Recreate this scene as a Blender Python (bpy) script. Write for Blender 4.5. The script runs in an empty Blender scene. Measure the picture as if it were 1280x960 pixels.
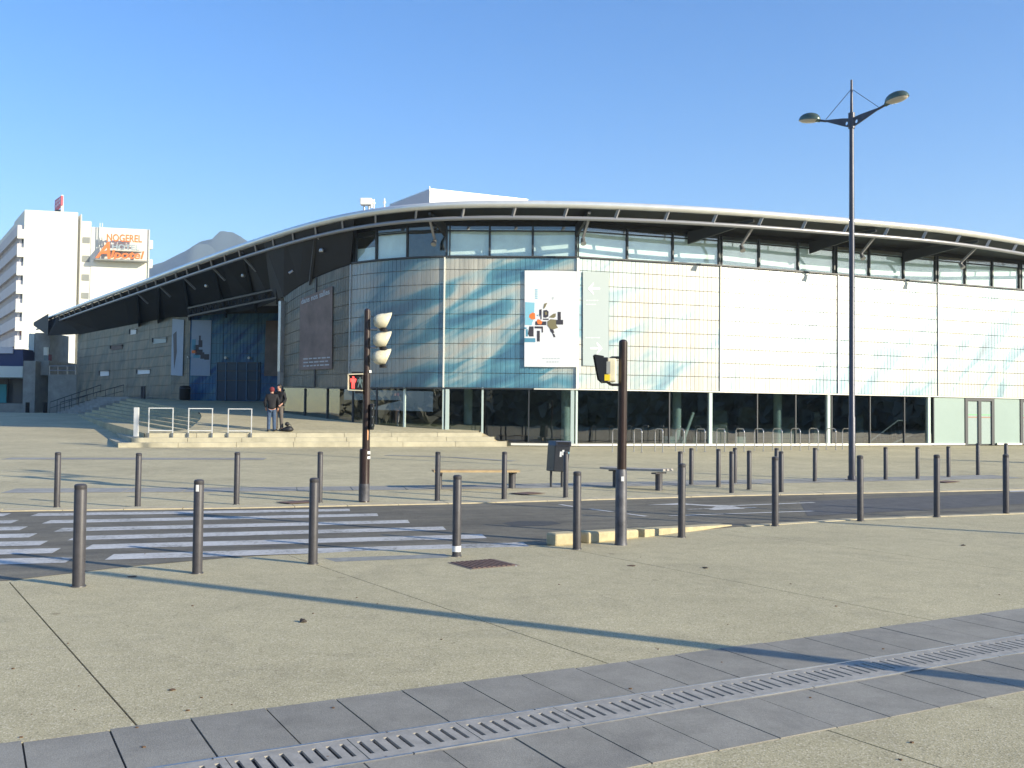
import bpy, bmesh, math, random
from mathutils import Vector, Matrix
random.seed(7)
C = bpy.context.scene.collection
S = bpy.context.scene
PI = math.pi
HAZE = 2.0e-4

# ------------------------------------------------------------------ camera
F = 1245.0; CH = 1.7
PITCH = math.atan(39 / F); ROLL = math.radians(.55)
CAMR = Matrix.Rotation(PI / 2 + PITCH, 3, 'X') @ Matrix.Rotation(ROLL, 3, 'Z')
cam = bpy.data.cameras.new('camera'); co = bpy.data.objects.new('camera', cam); C.objects.link(co)
cam.sensor_width = 36; cam.lens = 36 * F / 1280; cam.clip_end = 40000; cam.clip_start = .05
co.matrix_world = Matrix.Translation((0, 0, CH)) @ CAMR.to_4x4()
S.camera = co

# ------------------------------------------------------------------ light
EL = math.radians(18.4)
SUN = Vector((.883 * math.cos(EL), -.469 * math.cos(EL), math.sin(EL))).normalized()
w = bpy.data.worlds.new('World'); S.world = w; w.use_nodes = True
nt = w.node_tree; bg = nt.nodes['Background']
sky = nt.nodes.new('ShaderNodeTexSky'); sky.sky_type = 'NISHITA'; sky.sun_disc = False
sky.sun_elevation = EL; sky.sun_rotation = math.atan2(SUN.x, SUN.y)
sky.air_density = 1.0; sky.dust_density = .35; sky.ozone_density = 2.2; sky.altitude = 200
hs = nt.nodes.new('ShaderNodeHueSaturation'); hs.inputs['Saturation'].default_value = 1.34; hs.inputs['Value'].default_value = 1.05; hs.inputs['Hue'].default_value = .512
nt.links.new(sky.outputs[0], hs.inputs['Color']); nt.links.new(hs.outputs[0], bg.inputs[0]); bg.inputs[1].default_value = .125
sl = bpy.data.lights.new('sun', 'SUN'); sl.energy = 5.0; sl.angle = math.radians(.5); sl.color = (1, .90, .70)
so = bpy.data.objects.new('sun', sl); C.objects.link(so); so.rotation_euler = SUN.to_track_quat('Z', 'Y').to_euler()
S.view_settings.view_transform = 'Standard'; S.view_settings.look = 'None'; S.view_settings.gamma = 1
S.view_settings.exposure = .98

# ------------------------------------------------------------------ geometry helpers
def ray(px, py): return CAMR @ Vector(((px - 640) / F, (480 - py) / F, -1))
def tz(x, y):
    z = .02 * min(max(y - 19, 0), 21)
    if y > 40:
        k = min(max((-6 - x) / 8, 0), 1); k = k * k * (3 - 2 * k)
        z += k * .034 * min(y - 40, 32)
    return z
def G(px, py):                       # point of the ground seen at a pixel of the reference
    d = ray(px, py); t = 1.0
    while t < 220 and CH + d.z * t > tz(d.x * t, d.y * t): t += .25
    lo, hi = t - .25, t
    for _ in range(40):
        m = (lo + hi) / 2
        if CH + d.z * m > tz(d.x * m, d.y * m): lo = m
        else: hi = m
    return Vector((d.x * lo, d.y * lo, CH + d.z * lo))
def P(px, py, Y): d = ray(px, py); t = Y / d.y; return Vector((d.x * t, Y, CH + d.z * t))
def PZ(px, py, z): d = ray(px, py); t = (z - CH) / d.z; return Vector((d.x * t, d.y * t, z))
CINV = CAMR.transposed()
def proj(v):
    q = CINV @ (Vector(v) - Vector((0, 0, CH))); return (640 - F * q.x / q.z, 480 + F * q.y / q.z)
def wloc(o):
    v = Vector((0, 0, 0))
    while o is not None: v = v + o.location; o = o.parent
    return v

class MB:
    def __init__(s): s.v = []; s.f = []; s.uv = None
    def add(s, vs, fs):
        b = len(s.v); s.v += [Vector(v) for v in vs]; s.f += [[b + i for i in f] for f in fs]; return s
    def box(s, c, d, m=None):
        x, y, z = d[0] / 2, d[1] / 2, d[2] / 2
        vs = [Vector((a * x, b * y, e * z)) for e in (-1, 1) for a, b in ((-1, -1), (1, -1), (1, 1), (-1, 1))]
        if m is not None: vs = [m @ v for v in vs]
        return s.add([v + Vector(c) for v in vs], [(3, 2, 1, 0), (4, 5, 6, 7), (0, 1, 5, 4), (1, 2, 6, 5), (2, 3, 7, 6), (3, 0, 4, 7)])
    def beam(s, a, b, wd, h, up=(0, 0, 1)):
        a, b = Vector(a), Vector(b); d = (b - a).normalized(); r = d.cross(Vector(up)).normalized(); u = r.cross(d)
        vs = [p + r * i * wd / 2 + u * j * h / 2 for p in (a, b) for i, j in ((-1, -1), (1, -1), (1, 1), (-1, 1))]
        return s.add(vs, [(0, 1, 2, 3), (7, 6, 5, 4), (0, 4, 5, 1), (1, 5, 6, 2), (2, 6, 7, 3), (3, 7, 4, 0)])
    def cyl(s, a, b, r0, r1=None, n=16, caps=True):
        r1 = r0 if r1 is None else r1
        a, b = Vector(a), Vector(b); d = (b - a).normalized()
        x = d.orthogonal().normalized(); y = d.cross(x)
        k = len(s.v)
        for p, r in ((a, r0), (b, r1)):
            for i in range(n):
                t = 2 * PI * i / n; s.v.append(p + x * math.cos(t) * r + y * math.sin(t) * r)
        for i in range(n): j = (i + 1) % n; s.f.append([k + i, k + j, k + n + j, k + n + i])
        if caps: s.f.append([k + i for i in range(n)][::-1]); s.f.append([k + n + i for i in range(n)])
        return s
    def tube(s, pts, r, n=8):
        for a, b in zip(pts, pts[1:]):
            if (Vector(a) - Vector(b)).length > 1e-4: s.cyl(a, b, r, n=n)
        return s
    def lathe(s, prof, o=(0, 0, 0), n=20, m=None):
        k = len(s.v); L = len(prof)
        for r, z in prof:
            for i in range(n):
                t = 2 * PI * i / n; v = Vector((r * math.cos(t), r * math.sin(t), z))
                if m is not None: v = m @ v
                s.v.append(v + Vector(o))
        for j in range(L - 1):
            for i in range(n): q = (i + 1) % n; s.f.append([k + j * n + i, k + j * n + q, k + (j + 1) * n + q, k + (j + 1) * n + i])
        s.f.append([k + i for i in range(n)][::-1]); s.f.append([k + (L - 1) * n + i for i in range(n)])
        return s
    def prism(s, poly, h):            # poly of 3-D points, extruded by the vector h
        n = len(poly); h = Vector(h); vs = [Vector(p) for p in poly] + [Vector(p) + h for p in poly]
        return s.add(vs, [list(range(n))[::-1], list(range(n, 2 * n))] + [[i, (i + 1) % n, n + (i + 1) % n, n + i] for i in range(n)])
    def strip(s, A, B):               # ruled sheet between two polylines
        k = len(s.v); n = len(A); s.v += [Vector(p) for p in A] + [Vector(p) for p in B]
        for i in range(n - 1): s.f.append([k + i, k + i + 1, k + n + i + 1, k + n + i])
        return s
    def build(s, name, mat, parent=None, smooth=False, auto=None, bevel=0, world=True, loc=None, recalc=True):
        me = bpy.data.meshes.new(name)
        off = wloc(parent) if (parent is not None and world) else Vector((0, 0, 0))
        if loc is not None: off = Vector(loc)
        me.from_pydata([v - off for v in s.v], [], s.f)
        if recalc:
            bm = bmesh.new(); bm.from_mesh(me); bmesh.ops.recalc_face_normals(bm, faces=bm.faces)
            if bevel: bmesh.ops.bevel(bm, geom=bm.edges[:], offset=bevel, segments=2, affect='EDGES', profile=.5)
            bm.to_mesh(me); bm.free()
        if mat: me.materials.append(mat)
        if smooth or auto:
            me.polygons.foreach_set('use_smooth', [True] * len(me.polygons))
            me.set_sharp_from_angle(angle=math.radians(auto or 40))
        o = bpy.data.objects.new(name, me); C.objects.link(o)
        if loc is not None: o.location = loc
        if parent is not None: o.parent = parent
        me.update(); return o

def tag(o, label=None, cat=None, group=None, kind=None):
    if label: o['label'] = label
    if cat: o['category'] = cat
    if group: o['group'] = group
    if kind: o['kind'] = kind
    return o
def thing(name, label, cat, loc=(0, 0, 0), group=None, rz=0):
    o = bpy.data.objects.new(name, None); C.objects.link(o); o.location = loc; o.rotation_euler = (0, 0, rz)
    o.empty_display_size = .2
    return tag(o, label, cat, group)
def dup(root, loc, rz=None, label=None, scale=None):
    def cp(o, par):
        c = o.copy(); C.objects.link(c)
        if par is not None: c.parent = par
        for ch in kids.get(o.name, []): cp(ch, c)
        return c
    kids = {}
    def walk(o):
        kids[o.name] = list(o.children)
        for ch in o.children: walk(ch)
    walk(root)
    r = cp(root, None); r.location = loc
    if rz is not None: r.rotation_euler = (0, 0, rz)
    if scale: r.scale = scale
    if label: r['label'] = label
    return r

# ------------------------------------------------------------------ materials
def mat(name, col, rough=.6, metal=0, spec=.5, noise=0, nscale=8, bump=0, bscale=60, emit=None, coat=0):
    m = bpy.data.materials.new(name); m.use_nodes = True; t = m.node_tree; b = t.nodes['Principled BSDF']
    b.inputs['Base Color'].default_value = (*col, 1); b.inputs['Roughness'].default_value = rough
    b.inputs['Metallic'].default_value = metal; b.inputs['Specular IOR Level'].default_value = spec
    b.inputs['Coat Weight'].default_value = coat
    if emit: b.inputs['Emission Color'].default_value = (*emit[0], 1); b.inputs['Emission Strength'].default_value = emit[1]
    if noise or bump:
        tc = t.nodes.new('ShaderNodeTexCoord')
    if noise:
        n = t.nodes.new('ShaderNodeTexNoise'); n.inputs['Scale'].default_value = nscale; n.inputs['Detail'].default_value = 6
        n.inputs['Roughness'].default_value = .65
        t.links.new(tc.outputs['Object'], n.inputs['Vector'])
        r = t.nodes.new('ShaderNodeMapRange'); r.inputs['From Min'].default_value = .3; r.inputs['From Max'].default_value = .7
        r.inputs['To Min'].default_value = 1 - noise; r.inputs['To Max'].default_value = 1 + noise
        t.links.new(n.outputs['Fac'], r.inputs['Value'])
        mx = t.nodes.new('ShaderNodeVectorMath'); mx.operation = 'SCALE'; mx.inputs[0].default_value = col
        t.links.new(r.outputs[0], mx.inputs['Scale']); t.links.new(mx.outputs[0], b.inputs['Base Color'])
    if bump:
        n2 = t.nodes.new('ShaderNodeTexNoise'); n2.inputs['Scale'].default_value = bscale; n2.inputs['Detail'].default_value = 3
        t.links.new(tc.outputs['Object'], n2.inputs['Vector'])
        bp = t.nodes.new('ShaderNodeBump'); bp.inputs['Strength'].default_value = bump; bp.inputs['Distance'].default_value = .01
        t.links.new(n2.outputs['Fac'], bp.inputs['Height']); t.links.new(bp.outputs[0], b.inputs['Normal'])
    return m
def N(t, kind, **kw):
    n = t.nodes.new(kind)
    for k, v in kw.items():
        if k in n.inputs: n.inputs[k].default_value = v
        else: setattr(n, k, v)
    return n
def ramp(t, stops, interp='LINEAR'):
    r = t.nodes.new('ShaderNodeValToRGB'); cr = r.color_ramp; cr.interpolation = interp
    while len(cr.elements) < len(stops): cr.elements.new(.5)
    for e, (p, c) in zip(cr.elements, stops): e.position = p; e.color = (*c, 1) if len(c) == 3 else c
    return r
def mixc(t, fac, a, b, mode='MIX'):
    m = t.nodes.new('ShaderNodeMix'); m.data_type = 'RGBA'; m.blend_type = mode
    for i, v in ((0, fac), (6, a), (7, b)):
        if isinstance(v, bpy.types.NodeSocket): t.links.new(v, m.inputs[i])
        elif isinstance(v, (int, float)): m.inputs[i].default_value = v
        else: m.inputs[i].default_value = (*v, 1)
    return m.outputs[2]

def ground_mat(name, base, dark, light, grain, stain=.16, rough=.85, bump=.3, tyre=False):
    """exposed aggregate: pebbles of several tones, worn and stained in patches"""
    m = bpy.data.materials.new(name); m.use_nodes = True; t = m.node_tree; b = t.nodes['Principled BSDF']
    tc = N(t, 'ShaderNodeTexCoord')
    v = N(t, 'ShaderNodeTexVoronoi', Scale=grain); t.links.new(tc.outputs['Object'], v.inputs['Vector'])
    sp = N(t, 'ShaderNodeSeparateColor'); t.links.new(v.outputs['Color'], sp.inputs[0])
    r = ramp(t, [(0, dark), (.25, base), (.75, base), (1, light)]); t.links.new(sp.outputs[0], r.inputs[0])
    n = N(t, 'ShaderNodeTexNoise', Scale=.35, Detail=8, Roughness=.6); t.links.new(tc.outputs['Object'], n.inputs['Vector'])
    n3 = N(t, 'ShaderNodeTexNoise', Scale=3.3, Detail=7, Roughness=.7); t.links.new(tc.outputs['Object'], n3.inputs['Vector'])
    r2 = ramp(t, [(.3, (1 - stain,) * 3), (.7, (1 + stain * .4,) * 3)]); t.links.new(n.outputs['Fac'], r2.inputs[0])
    r3 = ramp(t, [(.32, (1 - stain,) * 3), (.6, (1, 1, 1))]); t.links.new(n3.outputs['Fac'], r3.inputs[0])
    c = mixc(t, 1, r.outputs[0], r2.outputs[0], 'MULTIPLY'); c = mixc(t, 1, c, r3.outputs[0], 'MULTIPLY')
    n6 = N(t, 'ShaderNodeTexNoise', Scale=.9, Detail=9, Roughness=.72, Distortion=1.2); t.links.new(tc.outputs['Object'], n6.inputs['Vector'])
    r6 = ramp(t, [(.52, (1, 1, 1)), (.66, (1 - stain, 1 - stain, 1 - stain * .9)), (.72, (.97, .97, .97))]); t.links.new(n6.outputs['Fac'], r6.inputs[0]); c = mixc(t, 1, c, r6.outputs[0], 'MULTIPLY')
    if tyre:           # darker wheel tracks and oil along the carriageway
        mp = N(t, 'ShaderNodeMapping'); mp.vector_type = 'TEXTURE'; mp.inputs['Rotation'].default_value = (0, 0, math.radians(21)); mp.inputs['Scale'].default_value = (9, .55, 1); t.links.new(tc.outputs['Object'], mp.inputs[0])
        n7 = N(t, 'ShaderNodeTexNoise', Scale=1, Detail=5, Roughness=.6); t.links.new(mp.outputs[0], n7.inputs['Vector'])
        r7 = ramp(t, [(.36, (.72, .72, .73)), (.52, (1, 1, 1)), (.68, (1.12, 1.11, 1.08))]); t.links.new(n7.outputs['Fac'], r7.inputs[0]); c = mixc(t, 1, c, r7.outputs[0], 'MULTIPLY')
    # few dark gum spots
    v2 = N(t, 'ShaderNodeTexVoronoi', Scale=.9); t.links.new(tc.outputs['Object'], v2.inputs['Vector'])
    r4 = ramp(t, [(.03, (.55, .53, .5)), (.045, (1, 1, 1))]); t.links.new(v2.outputs['Distance'], r4.inputs[0])
    c = mixc(t, .7, c, r4.outputs[0], 'MULTIPLY')
    t.links.new(c, b.inputs['Base Color']); b.inputs['Roughness'].default_value = rough
    b.inputs['Specular IOR Level'].default_value = .3
    bp = N(t, 'ShaderNodeBump', Strength=bump, Distance=.004); t.links.new(v.outputs['Distance'], bp.inputs['Height'])
    t.links.new(bp.outputs[0], b.inputs['Normal'])
    return m

M = {}
M['plaza'] = ground_mat('exposed_aggregate', (.545, .475, .29), (.40, .345, .21), (.69, .61, .42), 70)
M['plaza_near'] = ground_mat('exposed_aggregate_slab', (.52, .45, .27), (.34, .29, .17), (.70, .62, .43), 110, .13)
M['asphalt'] = ground_mat('asphalt', (.20, .18, .135), (.165, .148, .113), (.24, .22, .168), 60, .22, .8, .3, True)
M['granite'] = ground_mat('grey_granite', (.33, .305, .25), (.29, .268, .22), (.38, .35, .29), 130, .2, .7, .25)
M['granite_far'] = ground_mat('pale_granite', (.37, .355, .31), (.3, .29, .25), (.43, .41, .37), 60, .2, .7, .2)
M['kerb'] = mat('kerb_stone', (.47, .40, .24), .8, noise=.18, nscale=9, bump=.4)
M['kerb_pale'] = mat('kerb_stone_pale', (.50, .43, .28), .8, noise=.15, nscale=5, bump=.3)
M['joint'] = mat('joint_filler', (.07, .06, .05), .9)
def paint_mat():
    m = bpy.data.materials.new('worn_road_paint'); m.use_nodes = True; t = m.node_tree; b = t.nodes['Principled BSDF']
    tc = N(t, 'ShaderNodeTexCoord'); n = N(t, 'ShaderNodeTexNoise', Scale=14, Detail=8, Roughness=.75); t.links.new(tc.outputs['Object'], n.inputs['Vector'])
    n2 = N(t, 'ShaderNodeTexNoise', Scale=1.5, Detail=4); t.links.new(tc.outputs['Object'], n2.inputs['Vector'])
    a = N(t, 'ShaderNodeMath', operation='MULTIPLY_ADD'); a.inputs[1].default_value = .62; t.links.new(n2.outputs['Fac'], a.inputs[0]); t.links.new(n.outputs['Fac'], a.inputs[2])
    r = ramp(t, [(.61, (.19, .18, .15)), (.78, (.48, .465, .43)), (.98, (.60, .585, .55))]); t.links.new(a.outputs[0], r.inputs[0])
    t.links.new(r.outputs[0], b.inputs['Base Color']); b.inputs['Roughness'].default_value = .7
    return m
M['paint'] = paint_mat()
M['bollard'] = mat('grey_bollard_paint', (.055, .052, .056), .5, 0, noise=.22, nscale=14, bump=.08, bscale=120)
M['bollard_top'] = mat('bollard_cap_metal', (.07, .068, .07), .45, .2)
M['sticker'] = mat('white_sticker', (.75, .75, .73), .5)
M['sticker_orange'] = mat('orange_sticker', (.62, .30, .14), .5)
M['brown_paint'] = mat('dark_brown_pole_paint', (.035, .02, .016), .32, .1, noise=.25, nscale=6)
M['pole_sleeve'] = mat('grey_worn_sleeve', (.09, .09, .1), .5, .3, noise=.5, nscale=5)
M['lamp_pole'] = mat('lamp_pole_grey', (.07, .07, .085), .4, .4, noise=.15, nscale=3)
M['lamp_head'] = mat('green_grey_lamp_shell', (.13, .17, .13), .22, .5)
M['lamp_glass'] = mat('lamp_lens', (.55, .5, .42), .25)
M['cream_plastic'] = mat('cream_signal_shell', (.66, .60, .42), .4, noise=.12, nscale=8)
M['black_plastic'] = mat('black_plastic', (.012, .012, .013), .4)
M['yellow_plastic'] = mat('yellow_plastic', (.75, .55, .02), .4)
M['dark_lens'] = mat('dark_lens', (.03, .035, .035), .12)
M['red_lamp'] = mat('red_figure_lamp', (.8, .06, .05), .5, emit=((1, .06, .05), 1.4))
M['grey_lamp'] = mat('unlit_figure', (.14, .2, .19), .4)
M['white_metal'] = mat('white_railing_metal', (.72, .72, .70), .35, .2)
M['steel'] = mat('galvanised_steel', (.42, .42, .42), .35, .8, noise=.15, nscale=20)
M['roof_edge'] = mat('roof_nosing_aluminium', (.76, .75, .70), .22, .4, noise=.08, nscale=2)
M['roof_tube'] = mat('roof_tube_grey', (.30, .30, .31), .35, .3)
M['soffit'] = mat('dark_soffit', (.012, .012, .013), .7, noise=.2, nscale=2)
M['roof_top'] = mat('roof_sheet', (.4, .4, .4), .5)
M['beam'] = mat('dark_steel_beam', (.04, .042, .045), .5)
M['frame'] = mat('dark_window_frame', (.05, .055, .06), .5)
M['trim'] = mat('white_trim', (.78, .76, .66), .5)
M['fin'] = mat('pale_steel_fin', (.50, .60, .55), .45)
M['interior'] = mat('dark_interior', (.22, .25, .235), .8, noise=.3, nscale=1.3)
M['interior_floor'] = mat('interior_floor', (.16, .165, .155), .5)
M['column'] = mat('pale_column', (.6, .7, .67), .5)
M['blind'] = mat('pale_interior_blind', (.80, .90, .87), .7, noise=.14, nscale=.9)
M['green_panel'] = mat('pale_green_panel', (.27, .36, .325), .42, spec=.5, noise=.04, nscale=1)
M['door_glass'] = mat('pale_door_glass', (.35, .43, .40), .25, noise=.05)
M['concrete'] = mat('grey_concrete', (.30, .29, .26), .85, noise=.22, nscale=1.2, bump=.3, bscale=12)
M['concrete_step'] = mat('buff_concrete', (.46, .42, .30), .85, noise=.2, nscale=1.6, bump=.3, bscale=20)
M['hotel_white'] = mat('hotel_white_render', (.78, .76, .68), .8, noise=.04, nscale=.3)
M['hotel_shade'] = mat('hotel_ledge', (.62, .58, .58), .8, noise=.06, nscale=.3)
M['hotel_glass'] = mat('hotel_window', (.12, .13, .15), .2)
M['hotel_blind'] = mat('hotel_reddish_blind', (.42, .2, .17), .6)
M['louvre'] = mat('grey_louvre', (.28, .29, .27), .6)
M['orange_letter'] = mat('orange_letter', (.85, .22, .07), .5)
M['grey_letter'] = mat('grey_letter', (.35, .42, .45), .4)
M['wood'] = mat('varnished_wood', (.46, .33, .17), .5, noise=.22, nscale=5)
M['wood_grey'] = mat('weathered_wood', (.36, .33, .29), .6, noise=.22, nscale=5)
M['bin'] = mat('charcoal_bin', (.05, .052, .058), .38, .3, noise=.1)
M['bin_dark'] = mat('bin_inside', (.01, .01, .01), .8)
M['brown_iron'] = mat('rusty_cast_iron', (.16, .095, .07), .7, noise=.3, nscale=20, bump=.5)
M['grate'] = mat('grey_channel_grate', (.35, .325, .28), .75, 0, noise=.2, nscale=10, bump=.2)
M['trough'] = mat('opening_shade', (.015, .015, .015), .9)  # shade down in the channel and openings painted as near-black
M['poster'] = mat('white_poster', (.80, .80, .80), .45)
M['poster_pale'] = mat('pale_blue_poster', (.30, .37, .46), .5, noise=.08, nscale=1)  # pale blue is the entrance posters' own colour
M['poster_blue'] = mat('poster_print_pale_blue', (.25, .55, .66), .5)
M['poster_mid'] = mat('poster_print_blue', (.10, .30, .42), .5)
M['poster_dark'] = mat('poster_print_charcoal', (.05, .045, .055), .5)
M['poster_orange'] = mat('poster_print_orange', (.85, .2, .04), .5)
M['poster_olive'] = mat('poster_print_olive', (.22, .19, .10), .5)
M['poster_grey'] = mat('poster_print_grey', (.55, .6, .6), .5)
M['sign_panel'] = mat('pale_grey_sign', (.38, .44, .435), .5)
M['sign_white'] = mat('sign_white_print', (.85, .85, .85), .45)
M['banner_brown'] = mat('brown_mesh_banner', (.20, .155, .135), .75, noise=.3, nscale=1.1)
M['banner_text'] = mat('banner_pale_print', (.45, .48, .5), .6)
M['skin'] = mat('skin', (.50, .27, .19), .55)
M['hair'] = mat('dark_hair', (.02, .015, .012), .6)
M['red_cap'] = mat('dark_red_hood', (.16, .02, .025), .8)
M['jacket'] = mat('black_jacket', (.008, .008, .011), .8, noise=.3, nscale=9)
M['jeans'] = mat('blue_jeans', (.05, .085, .15), .85, noise=.25, nscale=10)
M['trousers'] = mat('taupe_trousers', (.11, .095, .085), .85, noise=.2, nscale=8)
M['shoe'] = mat('dark_shoe', (.015, .015, .015), .5)
M['bag'] = mat('black_bag', (.012, .012, .014), .6, noise=.2, nscale=10)
M['mountain'] = mat('mountain_rock', (.045, .06, .065), .9, noise=.3, nscale=.002)
M['canopy_white'] = mat('canopy_white', (.62, .66, .60), .5)
M['blue_shop'] = mat('dark_blue_fascia', (.03, .045, .12), .5)
M['blue_poster'] = mat('turquoise_poster', (.05, .32, .38), .5)
M['red_door'] = mat('dark_red_post', (.2, .03, .04), .6)
M['debris'] = mat('dark_litter', (.05, .04, .03), .8)
M['leaf'] = mat('dry_leaf', (.14, .08, .04), .8)
M['flag_red'] = mat('red_sign_face', (.55, .05, .08), .5)
M['flag_white'] = mat('white_sign_letters', (.75, .6, .65), .5)

def glass(name, tint, ior=1.5, rough=.0):
    m = bpy.data.materials.new(name); m.use_nodes = True; t = m.node_tree
    for n in list(t.nodes): t.nodes.remove(n)
    o = N(t, 'ShaderNodeOutputMaterial'); mx = N(t, 'ShaderNodeMixShader'); lw = N(t, 'ShaderNodeLayerWeight', Blend=.5)
    pw = N(t, 'ShaderNodeMath', operation='POWER'); pw.inputs[1].default_value = 4.5; t.links.new(lw.outputs['Facing'], pw.inputs[0])
    r0 = ((ior - 1) / (ior + 1)) ** 2 * 3.4; fr = N(t, 'ShaderNodeMath', operation='MULTIPLY_ADD'); fr.inputs[1].default_value = 1 - r0; fr.inputs[2].default_value = r0; t.links.new(pw.outputs[0], fr.inputs[0])
    tr = N(t, 'ShaderNodeBsdfTransparent'); tr.inputs[0].default_value = (*tint, 1)
    gl = N(t, 'ShaderNodeBsdfGlossy'); gl.inputs['Roughness'].default_value = rough; gl.inputs[0].default_value = (1, 1, 1, 1)
    tc = N(t, 'ShaderNodeTexCoord'); n = N(t, 'ShaderNodeTexNoise', Scale=.7); t.links.new(tc.outputs['Object'], n.inputs['Vector'])
    bp = N(t, 'ShaderNodeBump', Strength=.12, Distance=.02); t.links.new(n.outputs['Fac'], bp.inputs['Height']); t.links.new(bp.outputs[0], gl.inputs['Normal'])
    t.links.new(fr.outputs[0], mx.inputs[0]); t.links.new(tr.outputs[0], mx.inputs[1]); t.links.new(gl.outputs[0], mx.inputs[2]); t.links.new(mx.outputs[0], o.inputs[0])
    return m
M['glass_ground'] = glass('tinted_ground_floor_glass', (.42, .5, .5), 1.6)
M['glass_upper'] = glass('upper_window_glass', (.90, .96, .95), 1.5)

def uglass(name, cream, pale, blue, deep, bias, blue_zone=None, rough=.38, dirt=.27, coat=1):
    """printed channel glass: cloud-like diagonal blue streaks on cream; UV = metres along the wall, height"""
    m = bpy.data.materials.new(name); m.use_nodes = True; t = m.node_tree; b = t.nodes['Principled BSDF']
    uv = N(t, 'ShaderNodeUVMap'); uv.uv_map = 'UVMap'
    def streak(ang, sx, sy, off, dist):
        mp = N(t, 'ShaderNodeMapping'); mp.vector_type = 'TEXTURE'
        mp.inputs['Rotation'].default_value = (0, 0, math.radians(ang)); mp.inputs['Scale'].default_value = (sx, sy, 1); mp.inputs['Location'].default_value = (off, 0, 0)
        t.links.new(uv.outputs[0], mp.inputs[0])
        n = N(t, 'ShaderNodeTexNoise', Scale=1.0, Detail=3.5, Roughness=.5, Distortion=dist); t.links.new(mp.outputs[0], n.inputs['Vector']); return n.outputs['Fac']
    a = streak(24, 4.6, 1.05, 3.1, .6); c = streak(44, 3.0, .9, 17.3, .4)
    sx = N(t, 'ShaderNodeSeparateXYZ'); t.links.new(uv.outputs[0], sx.inputs[0])
    # the print's streaks lie flatter at the left and steeper at the right
    mr = N(t, 'ShaderNodeMapRange'); mr.inputs['From Min'].default_value = 16; mr.inputs['From Max'].default_value = 28; t.links.new(sx.outputs[0], mr.inputs[0])
    mm = N(t, 'ShaderNodeMix'); t.links.new(mr.outputs[0], mm.inputs[0]); t.links.new(a, mm.inputs[2]); t.links.new(c, mm.inputs[3])
    val = mm.outputs[0]
    ad = N(t, 'ShaderNodeMath', operation='ADD'); t.links.new(val, ad.inputs[0]); ad.inputs[1].default_value = bias
    val = ad.outputs[0]
    if blue_zone:
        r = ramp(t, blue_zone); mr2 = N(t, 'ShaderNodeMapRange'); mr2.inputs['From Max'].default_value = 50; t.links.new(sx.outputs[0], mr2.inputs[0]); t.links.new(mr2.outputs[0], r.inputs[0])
        ad2 = N(t, 'ShaderNodeMath', operation='ADD'); t.links.new(val, ad2.inputs[0]); t.links.new(r.outputs[0], ad2.inputs[1])
        ad3 = N(t, 'ShaderNodeMath', operation='SUBTRACT'); t.links.new(ad2.outputs[0], ad3.inputs[0]); ad3.inputs[1].default_value = .2; val = ad3.outputs[0]
    r = ramp(t, [(.44, cream), (.52, pale), (.60, blue), (.70, deep)]); t.links.new(val, r.inputs[0]); col = r.outputs[0]
    if blue_zone:      # shade painted in: colour darkened where the wall turns from the sun
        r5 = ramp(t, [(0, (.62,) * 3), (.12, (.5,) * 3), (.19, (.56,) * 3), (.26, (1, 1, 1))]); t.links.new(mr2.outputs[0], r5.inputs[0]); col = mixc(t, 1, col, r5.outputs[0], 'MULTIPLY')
    # seams between the channels, every 0.2 m, and dirt running under each row
    md = N(t, 'ShaderNodeMath', operation='PINGPONG'); md.inputs[1].default_value = .1; t.links.new(sx.outputs[0], md.inputs[0])
    sr = ramp(t, [(.004, (.50, .47, .42)), (.020, (1, 1, 1))]); t.links.new(md.outputs[0], sr.inputs[0])
    col = mixc(t, .34, col, sr.outputs[0], 'MULTIPLY')
    wn = N(t, 'ShaderNodeTexWhiteNoise'); wn.noise_dimensions = '1D'
    fl = N(t, 'ShaderNodeMath', operation='MULTIPLY_ADD'); fl.inputs[1].default_value = 5; fl.inputs[2].default_value = .5; t.links.new(sx.outputs[0], fl.inputs[0])
    fl2 = N(t, 'ShaderNodeMath', operation='FLOOR'); t.links.new(fl.outputs[0], fl2.inputs[0]); t.links.new(fl2.outputs[0], wn.inputs['W'])
    wr = ramp(t, [(0, (.84, .84, .84)), (1, (1.06, 1.06, 1.06))]); t.links.new(wn.outputs['Value'], wr.inputs[0]); col = mixc(t, 1, col, wr.outputs[0], 'MULTIPLY')
    dn = N(t, 'ShaderNodeTexNoise', Scale=1.0, Detail=6, Roughness=.7); mp = N(t, 'ShaderNodeMapping'); mp.inputs['Scale'].default_value = (2.2, .5, 1); t.links.new(uv.outputs[0], mp.inputs[0]); t.links.new(mp.outputs[0], dn.inputs['Vector'])
    dr = ramp(t, [(.3, (1 - dirt,) * 3), (.62, (1, 1, 1))]); t.links.new(dn.outputs['Fac'], dr.inputs[0]); col = mixc(t, 1, col, dr.outputs[0], 'MULTIPLY')
    t.links.new(col, b.inputs['Base Color']); b.inputs['Roughness'].default_value = rough; b.inputs['Specular IOR Level'].default_value = .3 + .7 * coat; b.inputs['IOR'].default_value = 1.6; b.inputs['Coat Weight'].default_value = coat; b.inputs['Coat Roughness'].default_value = .36
    return m
Z0 = [(0, (.14,) * 3), (.12, (.17,) * 3), (.17, (.26,) * 3), (.30, (.27,) * 3), (.34, (.20,) * 3), (.44, (.14,) * 3), (.52, (.12,) * 3), (.60, (.20,) * 3), (1, (.22,) * 3)]
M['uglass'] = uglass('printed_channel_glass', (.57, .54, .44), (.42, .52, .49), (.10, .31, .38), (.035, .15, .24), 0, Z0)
M['uglass_grey'] = uglass('grey_channel_glass', (.23, .205, .155), (.17, .17, .14), (.13, .15, .135), (.07, .085, .088), 0, None, .45, .5, 0)
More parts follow.
